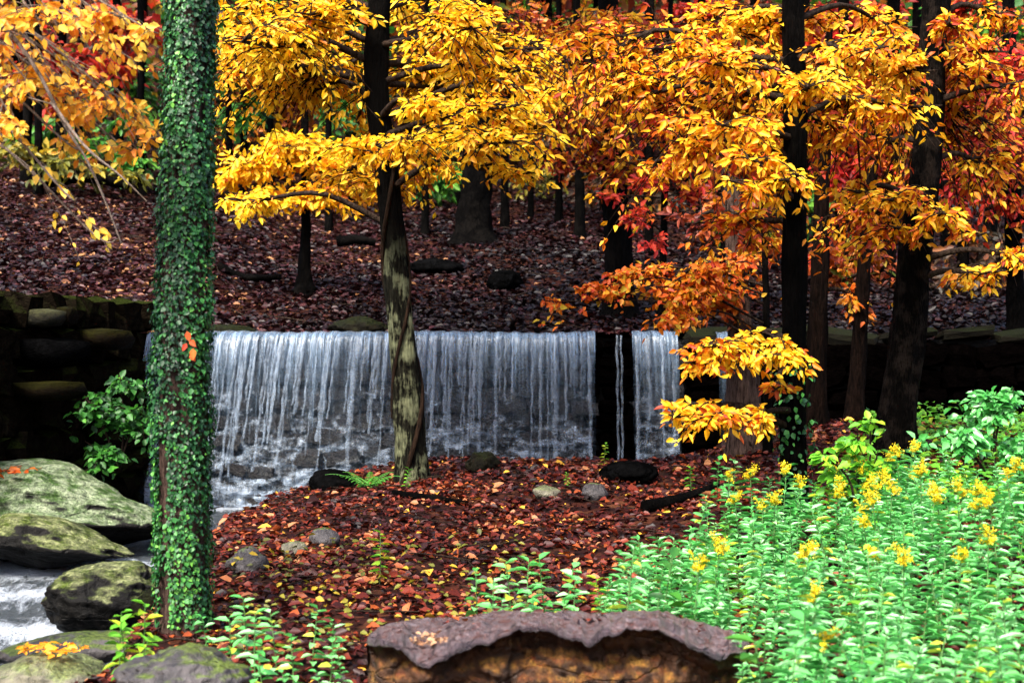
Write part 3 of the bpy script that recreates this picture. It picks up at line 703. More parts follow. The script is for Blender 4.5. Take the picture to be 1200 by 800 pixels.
# ------------------------------------------------------------------ trees
def sample_spray(origin, c, rad, n_twigs, per, size, droop, flat=.35, mb=None, r0=.018, sides=4, hang=.0):
    """a branch from origin to c, twigs spread through the ellipsoid rad about c, leaves along the twigs"""
    origin = np.asarray(origin, float); c = np.asarray(c, float); rad = np.asarray(rad, float)
    L = np.linalg.norm(c - origin); mid = origin * .45 + c * .55 + np.array([0, 0, .10 * L]) + rng.normal(0, .05 * L, 3)
    far = c + nrm(c - origin) * rad * .7
    main = spline([origin, mid, c, far], 14)
    if mb is not None: tube(mb, main, np.linspace(r0, r0 * .18, 14), 5, 0, .5)
    PO, DI, NO = [], [], []; ns = max(2, min(6, n_twigs // 7)); subc = rng.uniform(-.62, .62, (ns, 3)); subc[0] *= .3
    for i in range(n_twigs):
        s = rng.uniform(.38, 1); st = main[int(s * 13)]
        u = subc[i % len(subc)] + nrm(rng.normal(0, 1, 3)) * np.array([.66, .66, .56]) * (rng.random() ** .6 if rng.random() < .78 else rng.uniform(.9, 1.5))
        e = c + u * rad
        bend = (st + e) / 2 + np.array([0, 0, .12 * np.linalg.norm(e - st)])
        tw = spline([st, bend, e], 7); tw[:, 2] -= droop * np.linspace(0, 1, 7) ** 2 * np.linalg.norm(e - st)
        if mb is not None: tube(mb, tw, np.linspace(r0 * .30, r0 * .10, 7), 3, 0, .5, cap=False)
        t = rng.uniform(.2, 1.02, per); q = np.clip(t * 6, 0, 5.999); k = q.astype(int)
        pos = tw[k] + (tw[k + 1] - tw[k]) * (q - k)[:, None]
        tg = nrm(tw[k + 1] - tw[k])
        out = rng.normal(0, 1, (per, 3)); out[:, 2] = out[:, 2] * .4 - droop * .9 - hang
        PO.append(pos + out * size * .25); DI.append(tg * .7 + nrm(out) * 1.1); NO.append(rng.normal(0, .6, (per, 3)) + np.array([0, -.75 - hang, .75 - .5 * hang]))
    return np.vstack(PO), np.vstack(DI), np.vstack(NO)

def trunk_mesh(pts, sides=14, rough=.10, flare=1.5, n=40, seed=0.):
    """pts: rows (x,y,z,r)"""
    q = spline(pts, n); r = q[:, 3].copy(); t = np.linspace(0, 1, n)
    h = q[:, 2] - q[0, 2]; r *= 1 + (flare - 1) * np.exp(-np.clip(h, 0, 99) / .22)
    mb = MB(); pp = q[:, :3].copy(); tube(mb, pp, r, sides, rough, .5, True, seed); return mb, q

def pick_front(pos, d0, n):
    px = 600 + pos[:, 0] / pos[:, 1] * F; py = 400 - (pos[:, 2] - CAMZ) / pos[:, 1] * F
    ok_ = np.where((px > 5) & (px < 1195) & (py > 5) & (py < 795))[0]
    o = ok_[np.argsort(pos[ok_, 1])]; o = o[:int(n * 1.6)]
    return rng.permutation(o)[:n]

def tree(name, label, d, tr, sprays, mat, leafmat, leaf=.095, w=.5, n_leaf=0, group=None, droop=.25, flare=1.5, per=14, sides=18, top=None, tintc=(.55, .25), hang=0., twigmat=None, key=None, cat="tree", canopy=None, dens=1.0, rise=0., rmax=.035, base_on_ground=True, rough=.17, alt=None, lean_d=0.0):
    """tr: rows (px, py, width px) from the foot upwards at distance d"""
    pts = []
    for i, row in enumerate(tr):
        px, py, wd = row[:3]; dd = d + (row[3] if len(row) > 3 else 0)
        p = P(px, py, dd); pts.append([p[0], p[1], p[2], wd / F * dd / 2])
    if base_on_ground: pts[0][2] = float(H(pts[0][0], pts[0][1])) - .08
    if top:
        a = np.array(pts[-1]); b = np.array(pts[-2]); dirv = (a - b)[:3]; dirv = dirv / dirv[2]
        pts.append(list(a[:3] + dirv * (top - a[2]) * .5 + np.array([.05, .1, 0])) + [a[3] * .75]); pts.append(list(a[:3] + dirv * (top - a[2]) * .8 + np.array([.1, .2, .2 * (top - a[2])])) + [a[3] * .25])
    base = tuple(pts[0][:3]); root = thing(name, label, cat, base, group)
    mbk, q = trunk_mesh(pts, sides, rough, flare, 44, d * 1.7)
    new_obj("trunk", mbk.mesh("trunk"), root, mat, base)
    allp, alld, alln = [], [], []; tint = []
    for sp in sprays:
        px, py, rx, ry = sp[:4]; dd = d + (sp[4] if len(sp) > 4 else 0); k = sp[5] if len(sp) > 5 else 1.0; tb = sp[6] if len(sp) > 6 else 0.0
        c = P(px, py, dd); rx3, rz3 = rx / F * dd, ry / F * dd; ry3 = max(.25, min(rx3 * .8, .7 + .03 * d)); 
        # branch leaves the trunk a little above or below
        zt = c[2] - .25 * abs(c[0] - q[:, 0].mean()) + .1 + rise
        i = int(np.argmin(np.abs(q[:, 2] - zt))); i = max(i, 6)
        area = rx * ry * 3.14; lp = (leaf / dd * F) ** 2 * .42
        rx3 *= 1.25; rz3 *= 1.35; n_l = area / lp * (3.7 if k > .4 else 7.5) * k * dens; nt_ = max(3, int(n_l / per))
        mbb = MB(); r0 = float(np.clip(q[i, 3] * .35, .008, rmax))
        po, di, no = sample_spray(q[i, :3], c, (rx3, ry3, rz3), nt_, per, leaf, droop, mb=mbb, r0=r0, hang=hang)
        allp.append(po); alld.append(di); alln.append(no); tint.append(np.clip(rng.normal(tintc[0] + tb, tintc[1] * .95, len(po)) + np.repeat(rng.normal(0, .18, nt_), per) + .12 * wob(po[:, 0], po[:, 2], 3.0), 0, 1))
        new_obj("branch", mbb.mesh("branch"), root, twigmat or M['twig'], base)
    for cp in (canopy or []):  # leaf masses above the view, added to shade what lies below
        cx, cy, cz, rr, n_l = cp
        mbb = MB(); i = int(np.argmin(np.abs(q[:, 2] - cz + .6)))
        po, di, no = sample_spray(q[i, :3], (cx, cy, cz), (rr, rr, rr * .5), max(3, int(n_l / 12)), 12, leaf * 1.9, droop, mb=mbb, r0=.04)
        mbc = MB(); add_leaves(mbc, po, di, no, leaf * 2.1, np.clip(rng.normal(*tintc, len(po)), 0, 1), .62)
        new_obj("branch", mbb.mesh("branch"), root, M['twig'], base)
        tag(new_obj("upper_shade_crown", mbc.mesh("upper_shade_crown"), root, leafmat, base), kind="stuff")
    if allp:
        po, di, no, tn = np.vstack(allp), np.vstack(alld), np.vstack(alln), np.concatenate(tint)
        sz = leaf * rng.uniform(.5, 1.4, len(po)); mask = np.ones(len(po), bool)
        if n_leaf:
            idx = pick_front(po, d, n_leaf); mask[idx] = False
            leaf_objects(root, base, po[idx], di[idx], no[idx], sz[idx], tn[idx], key or leafmat.name, leafmat, w, .12, .18)
        mbc = MB(); add_leaves(mbc, po[mask], di[mask], no[mask], sz[mask], tn[mask], w)
        tag(new_obj("crown", mbc.mesh("crown"), root, leafmat, base), kind="stuff")
    return root, q

# --- ivy tree
ivy, q = tree("ivy_tree", "ivy covered tree trunk standing in front at the left", 8.0, [(216, 745, 56), (214, 640, 54), (213, 400, 52), (219, 200, 49), (225, 0, 46), (228, -80, 45)], [], M['bark_grey'], M['yellow'], top=9.5, flare=1.25,
              canopy=[(-2.6, 8.6, 7.4, 1.5, 260), (-1.0, 9.2, 7.8, 1.5, 260)], leaf=.09)
mbi = MB(); N = 26000
zz = rng.uniform(0.02, 4.6, N); th = rng.uniform(0, 2 * math.pi, N)
cx = np.interp(zz, q[:, 2], q[:, 0]); cy = np.interp(zz, q[:, 2], q[:, 1]); rr = np.interp(zz, q[:, 2], q[:, 3])
# a bare strip of bark low on the stream side
bare = (zz < 1.05) & (np.abs(((th - math.pi * 1.32 + math.pi) % (2 * math.pi)) - math.pi) < .17 + .1 * np.sin(zz * 9))
zz, th, cx, cy, rr = [a[~bare] for a in (zz, th, cx, cy, rr)]; N = len(zz)
lump = .008 + .030 * np.clip(wob(np.cos(th) * 1.5 + np.sin(th), zz * 2.6), 0, 1) + .03 * rng.random(N) ** 2 + np.where(rng.random(N) < .06, .03 * rng.random(N), 0)
thin = (wob(np.cos(th) * 2, zz * 3.1 + np.sin(th)) < -.62) & (rng.random(N) < .6)
zz, th, cx, cy, rr, lump = [a[~thin] for a in (zz, th, cx, cy, rr, lump)]; N = len(zz)
out = np.stack([np.cos(th), np.sin(th), 0 * th], -1)
pos = np.stack([cx, cy, zz], -1) + out * (rr + lump)[:, None]
d_ = np.stack([-np.sin(th) * rng.normal(0, .6, N), np.cos(th) * rng.normal(0, .6, N), -np.ones(N) * .9], -1) + out * rng.uniform(.0, .7, N)[:, None]
n_ = out * 1.0 + np.array([0, 0, .55]) + rng.normal(0, .35, (N, 3))
add_leaves(mbi, pos, d_, n_, rng.uniform(.014, .026, N) * np.where(rng.random(N) < .2, 1.5, 1), np.clip(rng.normal(.42, .25, N) + .25 * wob(zz, th, 1.5) + .15 * ss(1.7, .4, zz), 0, 1), .85, .08, .15)
tag(new_obj("ivy", mbi.mesh("ivy"), ivy, M['ivy'], ivy.location), kind="stuff")
po = np.array([P(219, 388, 7.79), P(222, 398, 7.79), P(226, 408, 7.78), P(219, 402, 7.79), P(223, 414, 7.79)])
leaf_objects(ivy, ivy.location, po, np.array([[.3, -.2, -1], [.6, -.2, -.6], [.1, -.3, -1], [-.5, -.2, -.9], [.5, -.3, -.7]]), np.tile([0, -1., .3], (5, 1)), np.array([.06, .055, .065, .05, .055]), np.array([.9, .9, .95, .8, .85]), "redsprig", M['red'], .6, .1, .1, "red_leaf")

# --- lichen tree in the middle
lt, q = tree("lichen_tree", "pale lichen trunk wound with dark vines in front of the waterfall, golden crown", 13.0,
     [(484, 580, 36), (479, 500, 34), (472, 400, 31), (463, 300, 28), (452, 200, 27), (441, 100, 27), (445, 0, 26), (448, -60, 25)],
     [(330, 55, 72, 42, -.3), (385, 20, 60, 32, -.4), (300, 20, 50, 35, 0), (395, 85, 40, 28, .8), (520, 38, 70, 38, -.6), (490, 85, 50, 28, .3), (575, 85, 55, 28, -.3), (560, 130, 75, 22, -.8), (490, 128, 40, 24, -.6), (470, 165, 62, 22, -1.0), (560, 172, 85, 26, -.9), (620, 150, 38, 26, -.5), (585, 205, 55, 16, -.6, .8), (430, 178, 55, 22, -.7), (505, 198, 55, 16, .3, 1, -.25), (400, 205, 50, 20, .5, 1, -.3), (290, 85, 45, 28, .4, .9, -.1), (350, 115, 50, 20, .9, .8, -.2), (280, 50, 30, 40, .6, .9, -.05), (350, 30, 60, 30, 1.0, .8, -.1), (420, 140, 18, 14, .8, .6, -.2), (610, 60, 45, 30, .8, .8, -.15), (540, 10, 60, 22, .3, .8), (470, 10, 30, 18, .8, .7), (630, 110, 30, 26, .3, .8, -.1), (350, 90, 110, 90, .7, .22, -.15), (545, 110, 120, 90, .6, .22, -.15), (600, 60, 90, 60, .6, .3, -.2), (450, 220, 60, 20, .2, .35, -.3), (300, 235, 50, 16, .2, .2, .1)],
     M['bark_lichen'], M['yellow'], leaf=.074, w=.44, n_leaf=300, top=10.5, canopy=[(-2.2, 14.2, 7.2, 1.8, 600), (0, 14.4, 7.6, 1.9, 600), (-1.2, 14.5, 9, 2, 500), (-3.4, 15.6, 8.6, 1.6, 650), (-1.6, 15.8, 8.8, 1.6, 650)], flare=1.45, dens=1.15, tintc=(.76, .26))  # high rear crowns are out of view, placed to shade the slope
for ph, r, z0, z1 in ((0.3, .020, .15, 3.2), (2.4, .016, .9, 3.6), (4.3, .022, .2, 2.8)):
    mbv = MB(); zz = np.linspace(z0, z1, 40); th = ph + 1.5 * zz + .5 * np.sin(zz * 2.2 + ph)
    rr = np.interp(zz, q[:, 2], q[:, 3]) * (1 + .45 * np.exp(-(zz - q[0, 2]) / .22)) + r * .5
    tube(mbv, np.stack([np.interp(zz, q[:, 2], q[:, 0]) + rr * np.cos(th), np.interp(zz, q[:, 2], q[:, 1]) + rr * np.sin(th), zz], -1), r, 6, .15)
    new_obj("vine", mbv.mesh("vine"), lt, M['vine'], lt.location)

# --- right hand trees
tree("dark_trunk_tree", "straight black tree trunk rising from the flowering plants, yellow-gold leaf sprays", 10.5,
     [(930, 612, 30), (930, 500, 29), (931, 350, 28), (931, 200, 27), (931, 60, 26), (931, -60, 25)],
     [(868, 80, 72, 42, -.5), (800, 60, 52, 40, 0), (895, 35, 75, 28, .2), (945, 105, 62, 34, -.7), (1000, 60, 70, 32, -.5), (1048, 85, 58, 30, -.3), (1060, 125, 55, 18, .2), (870, 150, 62, 32, -.6), (825, 170, 48, 42, -.2, .9, -.12), (890, 190, 48, 22, -.7), (870, 215, 40, 14, -.8), (925, 212, 62, 16, -.7), (985, 150, 45, 28, .3, .7, -.2), (760, 110, 45, 45, .4, .7, -.15), (830, 25, 60, 26, .5, .7, -.1), (905, 70, 50, 30, .8, .7, -.2), (960, 30, 50, 24, .5, .7, -.1), (780, 190, 40, 24, .3, .6, -.3), (1000, 110, 50, 28, .6, .7, -.2), (840, 120, 50, 30, .7, .6, -.3), (1040, 30, 60, 26, .7, .6, -.15), (860, 130, 170, 100, .8, .24, -.25), (1010, 110, 130, 90, .8, .22, -.25), (760, 90, 80, 90, .8, .3, -.3), (860, 260, 100, 40, .5, .22, -.3), (700, 70, 60, 60, .6, .3, -.2),
      (855, 405, 60, 22, -.5, 1.9, .1), (905, 415, 42, 20, -.6, 1.7, .1), (820, 425, 28, 16, -.4, 1.5), (845, 487, 45, 18, -.5, 1.9), (800, 487, 24, 18, -.5, 1.6), (885, 492, 26, 16, -.5, 1.5), (912, 452, 20, 14, -.3, 1.2, -.3)],
     M['bark_dark'], M['gold'], leaf=.066, w=.44, n_leaf=300, top=9.5, canopy=[(2.6, 11.6, 6.8, 1.3, 250), (1.2, 11.9, 7.4, 1.4, 250)], tintc=(.70, .30), flare=1.3)
_t = bpy.data.objects["dark_trunk_tree"]; mbi = MB(); N = 170
zz = _t.location.z + .05 + 1.15 * rng.random(N) ** 1.3; th = rng.uniform(math.pi * .9, math.pi * 2.1, N); out = np.stack([np.cos(th), np.sin(th), 0 * th], -1)
pos = np.stack([0 * zz + _t.location.x, 0 * zz + _t.location.y, zz], -1) + out * (.105 + .05 * rng.random(N))[:, None]
add_leaves(mbi, pos, out * .4 + rng.normal(0, .4, (N, 3)) + np.array([0, 0, -.8]), out + np.array([0, 0, .5]) + rng.normal(0, .3, (N, 3)), rng.uniform(.03, .055, N), rng.random(N), .8)
tag(new_obj("ivy", mbi.mesh("ivy"), _t, M['ivy'], _t.location), kind="stuff")
tree("leaning_tree", "tall dark trunk leaning right with scaly bark low down, yellow leaves around it", 12.0,
     [(1050, 550, 46), (1053, 480, 42), (1062, 400, 40), (1072, 300, 37), (1086, 190, 33), (1092, 80, 32), (1096, 0, 31), (1098, -60, 30)],
     [(1050, 235, 55, 22, -.7), (1100, 252, 52, 20, -.8), (1060, 270, 62, 18, -.6), (1140, 275, 28, 16, -.7, .7), (1010, 225, 30, 16, -.5, .8), (1150, 60, 42, 30, -.3, .55, -.15), (1180, 100, 30, 40, -.2, .45, -.2), (1110, 30, 50, 24, -.6, .8, -.1), (1000, 115, 48, 26, .3, .7, -.25), (1030, 175, 36, 26, .5, .5, -.35), (1140, 320, 48, 24, -.3, .30, .1), (1185, 300, 24, 30, -.3, .4, .1), (1080, 130, 120, 110, .6, .24, -.2), (1130, 90, 70, 80, .2, .3, -.1), (1020, 260, 80, 40, .5, .25, -.25), (1150, 190, 50, 50, .3, .22, -.1), (1170, 20, 40, 26, .2, .5, -.1)],
     M['bark_scaly'], M['gold'], leaf=.070, w=.44, n_leaf=300, top=10.5, canopy=[(4.2, 13, 7.2, 1.5, 300), (3.0, 13.6, 8, 1.7, 400)], tintc=(.58, .34), flare=1.5, key="gold")
tree("leafy_sapling", "thin dark sapling with orange-green leaves and a long orange branch over the waterfall", 13.2,
     [(900, 560, 10), (899, 450, 9), (897, 330, 8), (895, 230, 7), (892, 150, 5)],
     [(848, 318, 55, 26, -.2), (800, 345, 42, 28, -.2), (790, 375, 40, 12, -.3), (850, 350, 45, 24, .2), (775, 320, 20, 16, 0, .8), (735, 322, 38, 13, -.2, 1.1), (695, 338, 36, 13, -.3, 1.1, -.1), (655, 353, 24, 9, -.35, 1.1, -.1), (722, 345, 22, 10, -.3, .9), (870, 300, 32, 20, .2), (905, 290, 30, 22, .5, .7)],
     M['bark_dark'], M['orange'], leaf=.066, w=.60, n_leaf=300, tintc=(.62, .26), flare=1.6, sides=8)
tree("brown_tree", "short brown-grey trunk behind the lower gold leaf spray", 13.6, [(880, 572, 52), (878, 530, 46), (872, 470, 40), (868, 400, 32), (862, 300, 22), (858, 200, 24), (855, 120, 16)], [(865, 255, 40, 26, .6, .6, -.2), (812, 262, 34, 26, .8, .5, -.2)], M['bark_grey'], M['rust'], leaf=.10, flare=1.35)
tree("brown_tree", "slim brown trunk just right of the straight black trunk", 14.2, [(956, 560, 26), (957, 450, 23), (959, 350, 21), (963, 250, 18), (968, 120, 14), (970, 20, 10)], [(970, 300, 34, 26, .4, .6), (1000, 345, 30, 30, .3, .5)], M['bark_brown'], M['orange'], leaf=.09, tintc=(.4, .25))
tree("brown_tree", "slim brown trunk midway between the black trunk and the leaning trunk", 14.4, [(1000, 560, 22), (1003, 470, 19), (1008, 380, 17), (1014, 290, 15), (1022, 200, 12), (1030, 60, 8)], [(1022, 300, 28, 34, .3, .7, -.1), (985, 330, 24, 26, .3, .6)], M['bark_brown'], M['rust'], leaf=.09, tintc=(.6, .25))

# --- sapling on the slope, golden
tree("golden_sapling", "thin black sapling on the leafy slope under bright yellow leaves", 20.5, [(356, 352, 20), (357, 320, 14), (358, 260, 11), (358, 200, 10), (356, 120, 8)],
     [(345, 170, 75, 30, -.4), (300, 195, 46, 26, -.5), (292, 228, 36, 16, -.6), (400, 205, 55, 26, -.4, 1, -.1), (370, 228, 50, 16, -.3, 1, -.1), (330, 235, 36, 12, -.4), (268, 205, 18, 30, -.3), (430, 225, 28, 14, 0, .8, -.3)],
     M['bark_dark'], M['yellow'], leaf=.11, n_leaf=200, tintc=(.80, .24), flare=2.0, sides=10, dens=1.2, key="goldsap")

# --- overhanging branches from a tree beyond the left edge
bt, q = tree("beech_tree", "drooping pale branches with peach-yellow leaves from the left edge", 7.4, [(-190, 760, 60), (-185, 500, 54), (-175, 250, 50), (-165, 0, 46), (-160, -120, 44)],
     [(40, 18, 66, 26, -.3, 0.30), (110, 12, 60, 22, -.2, 0.28), (165, 30, 26, 30, -.1, 0.25), (15, 75, 30, 34, -.1, 0.25), (65, 100, 45, 26, 0, 0.25), (110, 125, 46, 26, .1, 0.28), (150, 130, 34, 30, .1, 0.25), (12, 135, 22, 40, -.1, 0.25), (135, 165, 40, 24, .2, 0.22), (172, 150, 18, 36, .1, 0.22), (75, 165, 34, 20, .1, 0.18), (140, 60, 24, 36, .2, 0.19), (75, 225, 22, 12, 0, 0.22), (110, 275, 40, 8, .1, 0.15)],
     M['bark_brown'], M['peach'], leaf=.050, w=.58, n_leaf=300, droop=.22, hang=.45, twigmat=M['twig_pale'], top=9, tintc=(.5, .3), per=7, rise=.9, rmax=.012)
for pts_, r in (([(-150, 10, 7.4), (-20, 20, 7.3), (35, 70, 7.2), (75, 145, 7.2), (102, 188, 7.2), (125, 240, 7.25), (142, 285, 7.3)], .014), ([(60, 120, 7.2), (100, 172, 7.1), (140, 205, 7.1), (172, 236, 7.1)], .010), ([(-150, 60, 7.4), (-20, 90, 7.4), (20, 110, 7.3), (60, 122, 7.2)], .012)):
    mbb = MB(); pp = spline([P(*t) for t in pts_], 22); tube(mbb, pp, np.linspace(r, r * .25, 22), 6, .1); new_obj("branch", mbb.mesh("branch"), bt, M['twig_pale'], bt.location)

# --- trees on the slope behind the dam
def bark_tree(label, px, d, wd, mat, lean=0, top=11, flare=1.9, name="dark_tree", sprays=(), leafmat=None, leaf=.14, group=None, tintc=(.5, .25), base_py=None, n_leaf=0, dens=1.0, key=None, more=()):
    y0 = 400 - (float(H((px - 600) / F * d, d)) - CAMZ) / d * F
    return tree(name, label, d, [(px, y0, wd), (px + lean * .25, y0 - 60, wd * .9), (px + lean * .6, y0 - 160, wd * .8), (px + lean, y0 - 300, wd * .7)], list(sprays), M[mat], leafmat or M['dark'], leaf=leaf, top=top, flare=flare, sides=14, group=group, tintc=tintc, n_leaf=n_leaf, dens=dens, key=key, canopy=[(( px - 600) / F * d + cxo, d + cyo, 9.5 + .14 * (d - 18), 2.4, 110) for cxo, cyo in ((-.8, -.6), (1.0, .8))] + list(more))
bark_tree("broad black trunk with flared foot on the slope, seen under the yellow crown", 556, 26, 40, 'bark_dark', 6, 14, 1.8, sprays=[(560, 60, 60, 50, .5, .6), (610, 20, 50, 30, .5, .6)], leafmat=M['rust'])
bark_tree("thin black trunk on the slope just left of the broad black trunk", 498, 27, 9, 'bark_dark', 2, 12, 1.5, sprays=[(505, 175, 36, 26, 2, .8)], leafmat=M['olive'])
bark_tree("thin trunk on the slope close right of the broad black trunk", 592, 29, 10, 'bark_dark', -2, 12, 1.5, sprays=[(640, 210, 40, 18, 4, .6)], leafmat=M['olive'])
bark_tree("very thin dark trunk on the slope, second right of the broad black trunk", 622, 31, 7, 'bark_dark', 2, 12, 1.5)
bark_tree("thin dark trunk on the slope, third right of the broad black trunk", 655, 30, 9, 'bark_dark', 0, 12, 1.5)
bark_tree("thick black trunk behind the crest, half hidden by orange leaves", 728, 19, 36, 'bark_dark', -14, 12, 1.6, sprays=[(690, 55, 55, 45, -1.0, 1.0), (650, 110, 45, 38, -1, .9), (715, 120, 60, 36, -1.2, .9, -.1), (735, 30, 50, 34, -.6, .9), (690, 160, 50, 26, -.6, .6, -.2), (770, 150, 44, 30, -1.3, .8), (690, 110, 100, 90, 0, .35, -.25), (640, 60, 60, 60, 0, .35, -.1), (740, 200, 60, 30, -.5, .3, -.3), (670, 190, 40, 20, 0, .35, -.3)], leafmat=M['gold'], more=[(-.2, 16.0, 8.4, 1.6, 800), (1.4, 16.0, 8.8, 1.6, 700), (-.6, 17.6, 9.2, 1.7, 700)], leaf=.088, tintc=(.38, .32), n_leaf=300, key="gold2")  # extra high crowns, unseen, placed to darken the slope beneath
bark_tree("slim red-leaved tree between the thick black trunk and the orange sapling", 775, 17.2, 10, 'bark_dark', 6, 7, 1.5, name="red_maple", sprays=[(752, 218, 34, 20, -.6, .9), (742, 258, 18, 26, -.8, .8), (768, 282, 26, 7, -.8, 1), (795, 195, 36, 22, -.4, .7), (820, 225, 34, 16, -.3, .7), (720, 230, 26, 12, 0, .5), (790, 150, 50, 50, -1.5, .38), (760, 90, 50, 50, -1, .38)], leafmat=M['red'], leaf=.085, tintc=(.65, .25), n_leaf=200)
bark_tree("red maple at the right edge behind the leaning trunk", 1192, 17.5, 22, 'bark_dark', -8, 9, 1.5, name="red_maple", sprays=[(1150, 140, 50, 44, -.4, 1.0), (1185, 90, 46, 46, -.4, .9), (1140, 85, 40, 36, .6, .8, .1), (1178, 175, 42, 34, -.6, .9), (1185, 235, 34, 26, -.6, .9), (1120, 165, 26, 20, .2, .8), (1130, 15, 46, 26, .5, .8), (1160, 190, 60, 80, -.8, .38), (1150, 110, 70, 80, -.9, .38), (1120, 210, 40, 30, -.6, .6)], leafmat=M['red'], leaf=.095, tintc=(.6, .27), n_leaf=250)
# arched fallen limb at the right
mbb = MB(); tube(mbb, spline([P(1085, 222, 19), P(1120, 214, 18.5), P(1160, 222, 18), P(1200, 246, 17.6), P(1260, 300, 17.2)], 24), np.linspace(.04, .12, 24), 8, .12)
tag(new_obj("fallen_limb", mbb.mesh("fallen_limb"), mat=M['bark_dark']), "dark arched limb crossing at the right edge below the pale roof", "limb")

for i, (px, d, wd) in enumerate(((270, 30, 8), (318, 33, 10), (385, 28, 9), (415, 36, 12), (535, 34, 10), (680, 27, 12), (702, 33, 9), (760, 25, 10), (640, 40, 14), (820, 30, 12), (90, 31, 10), (30, 29, 12), (165, 35, 12), (945, 30, 12), (1050, 33, 12), (1110, 27, 14))):
    bark_tree("slender dark bare trunk standing far up the leafy slope", px, d, wd, 'bark_dark', rnd.uniform(-8, 8), 13, 1.5, "slope_tree", group="bare trunks up the slope")
EXTRA = [  # px, d, width, lean, palette, sprays
 (70, 30, 14, 4, 'red', [(75, 70, 60, 40, 0, .8), (150, 40, 45, 40, 0, .9), (130, 75, 40, 30, 0, .8)], "red-leaved tree far behind the peach branches"),
 (140, 33, 12, -4, 'green', [(110, 95, 46, 26, 0, .9), (155, 100, 36, 30, 1, .9), (60, 150, 50, 26, 0, .6)], "green tree far behind the left edge branches"),
 (20, 34, 16, 0, 'rust', [(30, 110, 60, 40, 0, .9), (20, 40, 50, 40, 0, .9), (90, 160, 40, 30, 0, .8)], "rust-brown tree far off at the left edge"),
 (285, 31, 9, 3, 'green', [(285, 130, 34, 26, 0, 1), (270, 90, 36, 24, 2, .8)], "green tree far behind, seen right of the ivy trunk"),
 (410, 33, 10, -3, 'green', [(405, 125, 34, 26, 0, 1), (520, 205, 36, 28, 0, .9), (430, 60, 40, 40, 0, .7)], "green tree far behind the lichen trunk"),
 (235, 36, 14, 0, 'rust', [(300, 60, 60, 50, 0, .8), (350, 110, 50, 36, 0, .8), (240, 160, 50, 30, 0, .8)], "rust tree far behind the golden crown"),
 (640, 36, 12, 3, 'dark', [(600, 60, 60, 50, 0, .8), (660, 150, 60, 40, 0, .8), (690, 200, 50, 30, 0, .6)], "dim brown tree far behind the orange leaves"),
 (700, 38, 12, 0, 'green', [(625, 20, 40, 26, 0, .8), (690, 250, 40, 26, 0, .5)], "green tree far behind the waterfall's middle"),
 (800, 34, 14, 5, 'red', [(800, 30, 60, 40, 0, .9), (740, 40, 40, 40, 0, .8), (830, 90, 50, 40, 0, .8)], "red tree far behind the gold leaf sprays"),
 (850, 24, 14, 3, 'rust', [(850, 250, 50, 30, 0, .8), (900, 180, 60, 40, 0, .7)], "rust tree on the slope behind the gold sprays"),
 (880, 27, 12, 3, 'green', [(842, 262, 32, 18, 0, .8), (930, 250, 40, 26, 0, .6)], "green tree on the slope behind the straight black trunk"),
 (985, 24, 18, 3, 'red', [(1000, 190, 60, 50, 0, .8), (950, 150, 50, 40, 0, .7), (1020, 120, 60, 40, 0, .7), (900, 150, 60, 50, 0, .7), (960, 60, 60, 40, 0, .7)], "deep red tree on the slope between the right hand trunks"),
 (1040, 24, 16, 8, 'rust', [(1000, 320, 50, 40, 0, .7), (1040, 210, 40, 40, 0, .8), (960, 350, 40, 26, 0, .6)], "rust tree on the slope beside the leaning trunk"),
 (1130, 23, 14, -6, 'dark', [(1120, 330, 70, 36, 0, .8), (1170, 290, 60, 36, 0, .8), (1180, 360, 50, 22, 0, .6)], "dim tree behind the dry wall at the right"),
 (1160, 29, 14, 0, 'green', [(1160, 18, 60, 28, 0, .9), (1120, 30, 40, 24, 0, .8), (1140, 350, 30, 20, -3, .5)], "green tree far behind the red maple"),
 (1075, 34, 14, 0, 'red', [(1080, 60, 60, 40, 0, .9), (1000, 30, 60, 30, 0, .8), (940, 30, 50, 30, 0, .7)], "red tree far behind the leaning trunk"),
 (45, 27, 10, 0, 'olive', [(60, 190, 60, 26, 0, .7), (130, 205, 50, 18, 0, .6), (20, 175, 30, 20, 0, .6)], "olive understory tree at the left behind the drooping branches"),
 (165, 28, 10, 0, 'green', [(160, 185, 34, 22, 0, .7), (120, 170, 36, 18, 0, .6), (150, 140, 40, 20, 0, .6)], "green understory tree just left of the ivy trunk"),
 (330, 38, 14, 0, 'dark', [(320, 160, 60, 40, 0, .8), (400, 90, 60, 40, 0, .8), (250, 80, 40, 50, 0, .8)], "dim tree on the hill behind the golden sapling"),
 (575, 44, 14, 0, 'dark', [(560, 170, 60, 40, 0, .8), (640, 90, 60, 50, 0, .8), (520, 120, 50, 40, 0, .8)], "dim tree on the hill behind the broad black trunk"),
 (760, 30, 12, 0, 'dark', [(720, 220, 50, 30, 0, .6), (780, 240, 40, 30, 0, .7), (760, 130, 60, 40, 0, .7)], "dim tree on the slope behind the slim red tree"),
 (480, 40, 16, 0, 'rust', [(480, 40, 70, 50, 0, .8), (540, 100, 60, 40, 0, .8), (600, 180, 50, 30, 0, .6)], "rust tree high on the far hill above the lichen trunk"),
]
for px, d, wd, lean, pal, sp, lb in EXTRA:
    bark_tree(lb, px, d, wd, 'bark_dark', lean, 13, 1.4, "slope_tree", sp, M[pal], .19, "trees on the slope behind the dam", dens=1.7)

